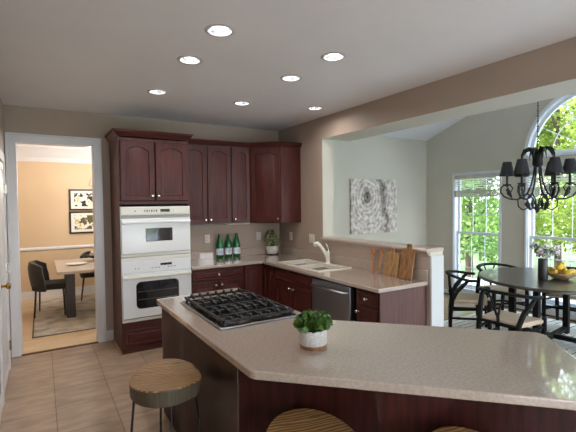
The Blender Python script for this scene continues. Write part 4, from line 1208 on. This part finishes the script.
# ================================================================== STOOLS
def make_stool(label, x, y, rz):
    t = thing('bar_stool', label, 'stool', (x, y, 0), rz, 'bar stools at the island')
    zt = 0.72; th = 0.10
    n = 48; top = []
    def outline(a, s=1.0):
        r = 1/math.sqrt((math.cos(a)/0.228)**2 + (math.sin(a)/0.19)**2)
        r *= 1 + 0.11*math.exp(-((a-1.05)/0.36)**2)
        return r*s
    rings = [1.0, 0.97, 0.8, 0.55, 0.3, 0.05]
    ls = []
    for s, z in ((0.94, zt-th), (0.985, zt-th+0.008), (1.0, zt-0.01)):
        ls.append([(outline(a, s)*math.cos(a), outline(a, s)*math.sin(a), z - (0.012*(1-min(1, (abs(outline(a, s)*math.cos(a))/0.23)**2)) + 0.002 if z > zt-0.02 else 0)) for a in [(-PI+2*PI*i/n) for i in range(n)]])
    m = MB(); m.loops(ls, True, False); m.build('seat_edge', 'stool_edge', t)
    ls = []
    for s in (1.0, 0.985, 0.96, 0.8, 0.55, 0.3, 0.02):
        row = []
        for i in range(n):
            a = -PI+2*PI*i/n
            r = outline(a, s); X, Y = r*math.cos(a), r*math.sin(a)
            z = zt - 0.016*(1-min(1, (abs(X)/0.23)**2)) - 0.010*max(0, 1-(X*X+Y*Y)/0.03)*0.6 - 0.004
            if s == 1.0: z = zt-0.012 - 0.012*(1-min(1, (abs(X)/0.23)**2))
            row.append((X, Y, z))
        ls.append(row)
    m = MB(); m.loops(ls, False, True); m.build('seat', 'stool_grain', t)
    for k in range(4):
        a = R(99) + k*PI/2
        c, s = math.cos(a), math.sin(a)
        m = MB(); m.tube([(0.165*c, 0.165*s, zt-th+0.004), (0.225*c, 0.225*s, 0.004)], 0.0065, 8)
        m.ball((0.225*c, 0.225*s, 0.006), 0.011, 0.011, 0.006, 8, 5)
        m.build('leg', 'black_metal', t)
    return t
s1 = make_stool('wood-topped bar stool standing alone at the left side of the island', -2.556, -3.10, R(-104))
again(s1, (-2.205, -4.055, 0), R(-104), 'wood-topped bar stool under the island front, cut by the bottom edge')
again(s1, (-1.76, -4.52, 0), R(-104), 'bar stool at the island front farthest right, only its rim showing')

# ================================================================== BREAKFAST ROOM
pt = thing('tree_ring_canvas', 'square canvas print of grey tree rings on the breakfast room wall', 'painting', (1.765, YB0-0.02, 1.604))
m = MB(); m.box(-0.525, 0.525, -0.022, 0.0195, -0.46, 0.46); m.build('canvas', 'tree_ring_print', pt, bev=0.003)

def blind_at(label, ya, yb, loc_x):
    t = thing('window_blind', label, 'blind', (loc_x, (ya+yb)/2, WZ1-0.012))
    hw = (ya-yb)/2-0.016
    m = MB(); m.box(-0.03, 0.03, -hw, hw, -0.06, 0); m.build('headrail', 'blind', t, bev=0.003)
    z = -0.075
    for k in range(5):
        m = MB(); m.box(-0.024, 0.024, -hw, hw, z-0.0015, z+0.0015, M=T(0,0,z) @ Matrix.Rotation(R(16), 4, 'Y') @ T(0,0,-z)); m.build('slat', 'blind', t); z -= 0.036
    m = MB()
    for k in range(20): m.box(-0.025, 0.025, -hw, hw, z-0.003, z); z -= 0.0048
    m.build('slat_stack', 'blind', t)
    m = MB(); m.box(-0.026, 0.026, -hw, hw, z-0.02, z-0.001); m.build('bottom_rail', 'blind', t, bev=0.004)
    return t
b1 = blind_at('raised white slatted blind in the left rectangular window', W1[0], W1[1], XW+0.005)
b2 = blind_at('raised white slatted blind under the half-round window', W2[0], W2[1], XW+0.005)

m = MB(); m.box(1.15, XW-0.16, -4.35, -1.72, 0.0, 0.008)
tag(m.build('striped_rug', 'striped_rug', bev=0.002), 'white rug with woven black lines under the round dining table', 'rug')

# round table
TC = (2.00, -2.95)
TR = 0.79
tb = thing('round_dining_table', 'round dark wood dining table in the breakfast room', 'table', (TC[0], TC[1], 0.008))
m = MB(); m.lathe([(0.001, 0.712), (TR-0.02, 0.712), (TR, 0.718), (TR, 0.742), (TR-0.006, 0.75), (0.001, 0.75)], 72); m.build('tabletop', 'table_wood', tb)
m = MB(); m.lathe([(0.30, 0.66), (0.52, 0.66), (0.52, 0.711), (0.30, 0.711)], 48, cap=False); m.build('apron', 'black_wood', tb)
for k in range(4):
    a = R(-31.3) + PI/2 - R(142) + k*PI/2
    c, s = math.cos(a), math.sin(a)
    m = MB(); m.box(-0.038, 0.038, -0.03, 0.03, 0.0, 0.665, M=T(0.45*c, 0.45*s, 0) @ Matrix.Rotation(a, 4, 'Z')); m.build('leg', 'black_wood', tb, bev=0.004)
m = MB()
for k in range(2):
    a = R(-31.3) + PI/2 - R(142) + k*PI/2
    m.box(-0.42, 0.42, -0.028, 0.028, 0.04+0.0*k, 0.09, M=Matrix.Rotation(a, 4, 'Z'))
m.build('cross_stretcher', 'black_wood', tb, bev=0.003)

# wishbone chairs: front looks to +y
def make_chair(label, x, y, rz):
    t = thing('wishbone_chair', label, 'chair', (x, y, 0.009), rz, 'wishbone chairs around the round table')
    bm_ = 'black_wood'
    m = MB()
    pts = round_poly([(-0.255, 0.20), (-0.205, -0.21), (0.205, -0.21), (0.255, 0.20)], [0.03]*4)
    m.loops([[(p[0]*0.97, p[1]*0.97, 0.40) for p in pts], [(p[0], p[1], 0.412) for p in pts], [(p[0], p[1], 0.43) for p in pts], [(p[0]*0.94, p[1]*0.94, 0.444) for p in pts], [(p[0]*0.3, p[1]*0.3, 0.438) for p in pts]])
    m.build('seat', 'cord_seat', t)
    for s in (-1, 1):
        m = MB(); m.tube([(s*0.24, 0.205, 0), (s*0.245, 0.205, 0.25), (s*0.245, 0.2, 0.46)], [0.018, 0.025, 0.026], 8); m.build('leg', bm_, t)
        m = MB(); m.tube([(s*0.20, -0.24, 0), (s*0.205, -0.235, 0.25), (s*0.205, -0.215, 0.43), (s*0.225, -0.165, 0.54), (s*0.262, -0.08, 0.64), (s*0.272, -0.03, 0.70)], [0.018, 0.026, 0.028, 0.028, 0.024, 0.018], 8); m.build('leg', bm_, t)
    m = MB()
    for s in (-1, 1):
        for z in (0.2, 0.33): m.tube([(s*0.243, 0.2, z+0.03), (s*0.204, -0.23, z)], 0.015, 6)
    m.tube([(-0.24, 0.2, 0.27), (0.24, 0.2, 0.27)], 0.015, 6); m.tube([(-0.2, -0.23, 0.2), (0.2, -0.23, 0.2)], 0.015, 6); m.tube([(-0.2, -0.215, 0.41), (0.2, -0.215, 0.41)], 0.017, 6)
    m.build('stretcher', bm_, t)
    m = MB(); path = []
    for i in range(25):
        a = R(-18) + R(216)*i/24
        path.append((0.285*math.cos(a), -0.015 - 0.285*math.sin(a)*0.9, 0.695 + 0.045*max(0, math.sin(a))))
    m.tube(path, 0.024, 8, flat=(1.25, 0.75)); m.build('back_rail', bm_, t)
    m = MB(); m.tube([(0, -0.215, 0.41), (0, -0.235, 0.52)], 0.028, 8, flat=(1, 0.3)) 
    for s in (-1, 1): m.tube([(s*0.010, -0.232, 0.50), (s*0.03, -0.245, 0.58), (s*0.085, -0.255, 0.73)], [0.02, 0.016, 0.014], 8, flat=(1, 0.4))
    m.build('y_splat', bm_, t)
    return t
def face(x, y):   # rotation so that +y looks at the table centre
    return math.atan2(TC[1]-y, TC[0]-x) - PI/2
CH = [(1.53, -2.20, R(-143), 'black wishbone chair left of the table, beside the half wall end'),
      (2.36, -2.10, None, 'black wishbone chair behind the table, by the left window'),
      (1.05, -2.99, R(-88), 'black wishbone chair nearest the island, its back to the kitchen'),
      (2.76, -2.80, None, 'black wishbone chair behind the fruit bowl, against the window wall'),
      (1.66, -3.80, None, 'wishbone chair at the right edge, only seat and legs showing')]
c0 = None
for (x, y, rz, lab) in CH:
    rz = face(x, y) if rz is None else rz
    if c0 is None: c0 = make_chair(lab, x, y, rz)
    else: again(c0, (x, y, 0.009), rz, lab)

# vase with flowers
TZ = 0.7585
vz = thing('flower_vase', 'dark vase of pale flowers and eucalyptus on the round table', 'vase', (1.79, -2.945, TZ))
m = MB(); m.lathe([(0.001, 0), (0.048, 0), (0.05, 0.006), (0.05, 0.235), (0.047, 0.24), (0.043, 0.24), (0.043, 0.2), (0.001, 0.2)], 28); m.build('vessel', 'vase_black', vz)
m = MB(); fl = MB(); eu = MB()
for k in range(11):
    a = k*2.4; r = 0.06+0.10*((k*37) % 11)/11; z = 0.30+0.11*((k*53) % 11)/11
    tip = Vector((r*math.cos(a), r*math.sin(a), z))
    m.tube([(0.02*math.cos(a), 0.02*math.sin(a), 0.19), (0.4*tip.x+0.01, 0.4*tip.y, 0.28), tip], 0.0025, 5)
    if k % 2 == 0: leaf_cloud(fl, tip, 0.04, 0.04, 0.035, 34, 0.032, rnd, 0.0, 0.3, fill=0.2)
    else: leaf_cloud(eu, tip - Vector((0.02*math.cos(a), 0.02*math.sin(a), 0.03)), 0.06, 0.06, 0.05, 22, 0.036, rnd, 0.0, 0.2, fill=0.2)
leaf_cloud(fl, (0, 0, 0.29), 0.06, 0.06, 0.05, 60, 0.035, rnd, 0.0, 0.3, fill=0.2)
m.build('stem', 'eucalyptus', vz); fl.build('blossom', 'flower_white', vz); eu.build('foliage', 'eucalyptus', vz)

# fruit bowl
BC = (2.005, -3.035)
bw = thing('fruit_bowl', 'shallow pale wooden bowl holding yellow pears on the round table', 'bowl', (BC[0], BC[1], TZ))
m = MB(); m.lathe([(0.001, 0.0), (0.06, 0.0), (0.085, 0.010), (0.135, 0.042), (0.157, 0.075), (0.152, 0.077), (0.13, 0.048), (0.08, 0.018), (0.001, 0.012)], 36); m.build('shell', 'bowl_wood', bw)
def make_pear(label, loc, tilt):
    t = thing('yellow_pear', label, 'fruit', loc, 0, 'pears in the wooden bowl')
    t.rotation_euler = tilt
    m = MB(); m.lathe([(0.001, -0.036), (0.02, -0.034), (0.036, -0.015), (0.038, 0.004), (0.03, 0.026), (0.018, 0.044), (0.012, 0.054), (0.001, 0.058)], 18); m.build('flesh', 'pear_yellow', t)
    m = MB(); m.tube([(0, 0, 0.055), (0.003, 0, 0.066), (0.008, 0, 0.076)], 0.002, 5); m.build('stem', 'stem_brown', t)
    return t
PE = [(-0.090, 0.030, 0.084, (0.5, -0.9, 0.2), 'yellow pear at the left rim of the wooden bowl'), (-0.043, -0.088, 0.084, (0.9, 0.3, 0.0), 'yellow pear at the front of the bowl, left'),
      (0.052, -0.084, 0.084, (1.0, 0.5, 1.0), 'yellow pear at the front of the bowl, right'), (0.090, 0.012, 0.084, (0.2, 1.0, 0.4), 'yellow pear at the right rim of the wooden bowl'),
      (0.01, 0.098, 0.084, (-0.9, 0.3, 0.0), 'yellow pear at the back of the wooden bowl'), (-0.034, 0.0, 0.136, (0.3, 0.0, 0.0), 'yellow pear on top of the pile, left'), (0.044, 0.004, 0.136, (0.2, 0.1, 0.0), 'yellow pear on top of the pile, right')]
p0 = None
for (dx, dy, dz, tl, lab) in PE:
    if p0 is None: p0 = make_pear(lab, (BC[0]+dx, BC[1]+dy, TZ+dz), tl)
    else:
        q = again(p0, (BC[0]+dx, BC[1]+dy, TZ+dz), 0, lab); q.rotation_euler = tl

# chandelier
CHX, CHY = 1.875, -2.835
ch = thing('iron_chandelier', 'black wrought iron chandelier with six black shades over the round table', 'chandelier', (CHX, CHY, 0))
ZT = RIDGE - 0.353*abs(CHY-RIDGE_Y)
m = MB(); m.tube([(0, 0, 2.24), (0, 0, ZT-0.02)], 0.004, 6)
for k in range(48): m.torus((0, 0, 0), 0.008, 0.003, 8, 5, M=T(0, 0, 2.27+k*0.03) @ Matrix.Rotation(R(90), 4, 'X') @ Matrix.Rotation(R(90)*(k % 2), 4, 'Y'))
m.build('chain', 'black_iron', ch)
m = MB(); m.lathe([(0.001, ZT-0.05), (0.02, ZT-0.05), (0.06, ZT-0.03), (0.065, ZT), (0.001, ZT+0.002)], 20); m.build('canopy', 'black_iron', ch)
m = MB(); m.lathe([(0.001, 2.06), (0.035, 2.065), (0.055, 2.09), (0.05, 2.18), (0.04, 2.20), (0.03, 2.23), (0.012, 2.27), (0.001, 2.28)], 18); m.build('hub', 'black_iron', ch)
for k in range(8):
    a = 2*PI*k/8 + 0.2; c, s = math.cos(a), math.sin(a)
    P0 = [(0.02, 2.19), (0.05, 2.255), (0.09, 2.28), (0.135, 2.265), (0.165, 2.21), (0.175, 2.15)]
    m = MB()
    m.tube([(r*c, r*s, z) for r, z in P0], [0.012, 0.022, 0.028, 0.026, 0.016, 0.003], 8, flat=(1, 0.25)); m.build('acanthus_leaf', 'black_iron', ch)
SR = 0.315
los = Vector((CHX+3.135, CHY+5.416, 0)).normalized()          # shades arranged about the centre line
side = Vector((los.y, -los.x, 0))
for k in range(6):
    phi = R(29) + k*PI/3
    dirv = side*math.sin(phi) + los*math.cos(phi)
    c, s = dirv.x, dirv.y
    A = lambda pts: [(r*c, r*s, z) for r, z in pts]
    m = MB()
    m.tube(A([(0.03, 2.08), (0.04, 1.97), (0.065, 1.85), (0.10, 1.76), (0.15, 1.705), (0.21, 1.685), (0.28, 1.69), (0.345, 1.72), (0.385, 1.775), (0.38, 1.835), (0.335, 1.868), (0.285, 1.862), (0.255, 1.825), (0.268, 1.785), (0.305, 1.775), (0.325, 1.80), (0.312, 1.82)]), [0.010]*9 + [0.009, 0.009, 0.008, 0.008, 0.007, 0.007, 0.007, 0.006], 8)
    m.tube(A([(0.016, 1.60), (0.04, 1.69), (0.09, 1.745), (0.16, 1.735), (0.20, 1.68), (0.195, 1.60), (0.15, 1.56), (0.105, 1.575), (0.10, 1.62), (0.13, 1.64)]), 0.008, 7)
    arm = m.build('arm', 'black_iron', ch)
    m = MB(); m.tube(A([(0.26, 1.70), (0.295, 1.765), (0.31, 1.84)]), [0.006, 0.026, 0.003], 8, flat=(0.4, 1)); m.build('iron_leaf', 'black_iron', arm)
    m = MB(); m.tube(A([(0.07, 1.57), (0.10, 1.62), (0.10, 1.69)]), [0.006, 0.03, 0.003], 8, flat=(0.4, 1)); m.build('iron_leaf', 'black_iron', arm)
    X, Y = SR*c, SR*s
    m = MB(); m.lathe([(0.001, 1.835), (0.015, 1.845), (0.044, 1.865), (0.047, 1.872), (0.001, 1.874)], 14, c=(X, Y, 0)); m.lathe([(0.013, 1.87), (0.013, 2.0), (0.001, 2.0)], 10, c=(X, Y, 0)); m.build('candle_cup', 'black_iron', arm)
    m = MB(); m.lathe([(0.086, 1.972), (0.048, 2.142), (0.045, 2.142), (0.083, 1.972)], 20, c=(X, Y, 0)); m.build('lamp_shade', 'shade_black', ch)
m = MB(); m.lathe([(0.001, 1.52), (0.012, 1.53), (0.03, 1.565), (0.035, 1.59), (0.015, 1.62), (0.001, 1.63)], 14); m.torus((0,0,1.59), 0.03, 0.008, 20, 6); m.build('finial', 'black_iron', ch)

# ================================================================== DINING ROOM
m = MB(); m.box(-3.265, -0.6, 0.63, 3.0, 0.0, 0.008)
rg = tag(m.build('dining_rug', 'dining_rug', bev=0.002), 'mottled grey rug under the dining table beyond the doorway', 'rug')
m = MB()
for (a, b, c, d) in ((-3.268, -0.597, 0.627, 0.645), (-3.268, -3.25, 0.645, 3.0)): m.box(a, b, c, d, 0.0, 0.0095)
m.build('binding', 'rug_border', rg)
dt = thing('dining_table', 'dining table with pale top and dark slab legs, seen through the doorway', 'table', (0, 0, 0.009))
m = MB(); m.box(-2.965, -1.05, 0.95, 2.42, 0.715, 0.755); m.build('tabletop', 'pale_top', dt, bev=0.005)
for (a, b, c, d) in ((-2.84, -2.72, 1.40, 1.95), (-1.33, -1.21, 1.40, 1.95)):
    m = MB(); m.box(a, b, c, d, 0.0, 0.716); m.build('leg', 'dark_leg', dt, bev=0.006)
m = MB(); m.box(-2.72, -1.33, 1.62, 1.70, 0.62, 0.716); m.build('beam', 'dark_leg', dt, bev=0.004)
# upholstered chair facing +x
def make_dchair(label, x, y, rz):
    t = thing('upholstered_chair', label, 'chair', (x, y, 0.009), rz, 'dark upholstered dining chairs')
    m = MB(); m.box(-0.23, 0.23, -0.23, 0.23, 0.40, 0.49); m.build('seat', 'linen', t, bev=0.03, seg=4)
    ls = []
    for z, rr, lean in ((0.38, 0.245, 0.0), (0.46, 0.265, 0.005), (0.60, 0.275, 0.02), (0.74, 0.265, 0.04), (0.82, 0.24, 0.05)):
        ring = []
        for i in range(17):
            a = R(100) + R(160)*i/16
            ring.append((rr*math.cos(a)*1.0-lean, rr*math.sin(a), z - 0.13*max(0, (abs(i-8)/8)-0.45)**1.2*(1 if z > 0.6 else 0.0)))
        for i in range(16, -1, -1):
            a = R(100) + R(160)*i/16
            ring.append(((rr-0.05)*math.cos(a)-lean, (rr-0.05)*math.sin(a), z - 0.13*max(0, (abs(i-8)/8)-0.45)**1.2*(1 if z > 0.6 else 0.0)))
        ls.append(ring)
    m = MB(); m.loops(ls); m.build('backrest', 'linen', t, bev=0.01)
    for sx in (-1, 1):
        for sy in (-1, 1):
            m = MB(); m.tube([(sx*0.18, sy*0.18, 0.41), (sx*0.2, sy*0.23, 0.0)], [0.014, 0.010], 8); m.build('leg', 'black_metal', t)
    return t
d0 = make_dchair('dark upholstered chair at the left end of the dining table', -3.02, 1.86, R(-8))
again(d0, (-2.32, 2.66, 0.009), R(-95), 'dark upholstered chair behind the dining table, half hidden by the doorway')
t = thing('dinner_plate', 'white plate on the pale dining table', 'plate', (-2.68, 1.62, 0.7645))
m = MB(); m.lathe([(0.001, 0.0), (0.08, 0.0), (0.13, 0.012), (0.15, 0.02), (0.148, 0.023), (0.125, 0.016), (0.08, 0.006), (0.001, 0.005)], 32); m.build('dish', 'plate_white', t)
t = thing('centrepiece_bowl', 'black footed bowl with white flowers on the dining table', 'bowl', (-2.36, 1.95, 0.7645))
m = MB(); m.lathe([(0.001, 0.0), (0.06, 0.0), (0.05, 0.012), (0.03, 0.03), (0.12, 0.06), (0.17, 0.10), (0.165, 0.103), (0.11, 0.075), (0.001, 0.05)], 28); m.build('shell', 'vase_black', t)
m = MB(); leaf_cloud(m, (0, 0, 0.11), 0.12, 0.12, 0.05, 60, 0.05, rnd, 0.0, 0.3, fill=0.2); m.build('blossom', 'flower_white', t)

def frame(label, x0, x1, z0, z1, art):
    t = thing('framed_print', label, 'picture', ((x0+x1)/2, 3.199, (z0+z1)/2), 0, 'framed prints in the dining room')
    hw, hh = (x1-x0)/2, (z1-z0)/2; f = 0.028
    m = MB(); m.box(-hw, hw, -0.03, 0, -hh, -hh+f); m.box(-hw, hw, -0.03, 0, hh-f, hh); m.box(-hw, -hw+f, -0.03, 0, -hh+f, hh-f); m.box(hw-f, hw, -0.03, 0, -hh+f, hh-f); m.build('frame', 'frame_black', t, bev=0.002)
    m = MB(); m.box(-hw+f, hw-f, -0.014, 0, -hh+f, hh-f); m.build('mount', 'mat_white', t)
    m = MB(); m.box(-hw+0.085, hw-0.085, -0.017, -0.014, -hh+0.075, hh-0.075); m.build('print', art, t)
frame('black framed abstract print in black and yellow, upper of the pair', -2.675, -2.12, 1.585, 1.98, 'abstract_bold')
frame('black framed abstract print in olive scribbles, lower of the pair', -2.68, -2.12, 1.15, 1.565, 'abstract_olive')
# small chandelier, one cream shade of which shows past the door jamb
dc = thing('dining_chandelier', 'cream-shaded chandelier in the dining room, peeking past the doorway', 'chandelier', (-2.085, 1.78, 0))
m = MB(); m.tube([(0, 0, 1.9), (0, 0, 2.76)], 0.008, 8); m.lathe([(0.001, 2.72), (0.06, 2.735), (0.06, 2.76), (0.001, 2.76)], 18); m.lathe([(0.001, 1.82), (0.03, 1.86), (0.03, 1.92), (0.001, 1.96)], 14); m.build('stem', 'brass', dc)
for k in range(5):
    a = PI + k*2*PI/5; c, s = math.cos(a), math.sin(a)
    m = MB(); m.tube([(0, 0, 1.9), (0.15*c, 0.15*s, 1.84), (0.28*c, 0.28*s, 1.87), (0.32*c, 0.32*s, 1.95)], 0.008, 8); m.lathe([(0.012, 1.95), (0.012, 2.0), (0.001, 2.0)], 10, c=(0.32*c, 0.32*s, 0)); m.build('arm', 'brass', dc)
    m = MB(); m.lathe([(0.07, 1.99), (0.035, 2.11), (0.033, 2.11), (0.068, 1.99)], 18, c=(0.32*c, 0.32*s, 0)); m.build('lamp_shade', 'lamp_cream', dc)
    m = MB(); m.ball((0.32*c, 0.32*s, 2.03), 0.018, 0.018, 0.03, 10, 6); m.build('bulb', 'bulb_warm', dc)
    ld = bpy.data.lights.new('candle_lamp', 'POINT'); ld.energy = DINE; ld.color = (1.0, 0.96, 0.92); ld.shadow_soft_size = 0.03
    lo = bpy.data.objects.new('lamp', ld); C.objects.link(lo); lo.parent = dc; lo.location = (0.32*c, 0.32*s, 2.16)

# ================================================================== OUTSIDE
def tree(label, x, y, h, cr, leaf, seed, n=13000):
    rd = random.Random(seed)
    t = thing('garden_tree', label, 'tree', (x, y, -0.5), 0, 'trees outside the breakfast windows')
    m = MB(); m.tube([(0, 0, 0), (0.03, 0.02, h*0.3), (-0.04, 0.03, h*0.6), (0.02, 0, h*0.9)], [0.10, 0.08, 0.05, 0.02], 10)
    for k in range(7):
        a = k*2.4; z = h*(0.25+0.08*k)
        m.tube([(0, 0, z), (cr*0.4*math.cos(a), cr*0.4*math.sin(a), z+h*0.08), (cr*0.8*math.cos(a), cr*0.8*math.sin(a), z+h*0.13)], [0.05, 0.035, 0.012], 6)
    m.build('trunk', 'bark', t)
    m = MB()
    for k in range(22):
        a = rd.uniform(0, 2*PI); rr = cr*math.sqrt(rd.random())*0.8; z = h*rd.uniform(0.12, 0.98)
        sc = 0.55+0.45*math.sin(PI*min(1, z/h*0.9+0.1))
        leaf_cloud(m, (rr*math.cos(a)*sc, rr*math.sin(a)*sc, z), cr*0.42, cr*0.42, h*0.12, n//22, 0.105, rd, 0.0, 0.3, fill=0.1)
    m.build('foliage', leaf, t)
TREES = [(6.7, 1.4, 5.6, 1.35, 'tree_leaf_green', 'nearest bright green tree outside, in the left rectangular window'), (10.0, 0.75, 7.0, 1.5, 'tree_leaf_yellow', 'yellow-green tree outside, in the half-round window'),
         (12.0, 5.4, 8.0, 2.1, 'tree_leaf_blue', 'blue-green tree farther back, in the left rectangular window'), (17.2, 3.4, 10.0, 2.3, 'tree_leaf_green', 'tall green tree farthest back, behind the chandelier'),
         (7.4, -3.2, 6.5, 1.6, 'tree_leaf_green', 'green tree outside the right-hand window'), (8.6, -7.4, 7.0, 1.8, 'tree_leaf_yellow', 'yellow-green tree outside, farthest right of the house'),
         (12.5, -3.3, 8.5, 2.1, 'tree_leaf_blue', 'blue-green tree behind the right-hand window'), (8.4, 8.6, 7.5, 2.0, 'tree_leaf_yellow', 'yellow-green tree outside, farthest left of the house')]
for i, (x, y, h, cr, lf, lab) in enumerate(TREES):
    tree(lab, x, y, h, cr, lf, 20+i)
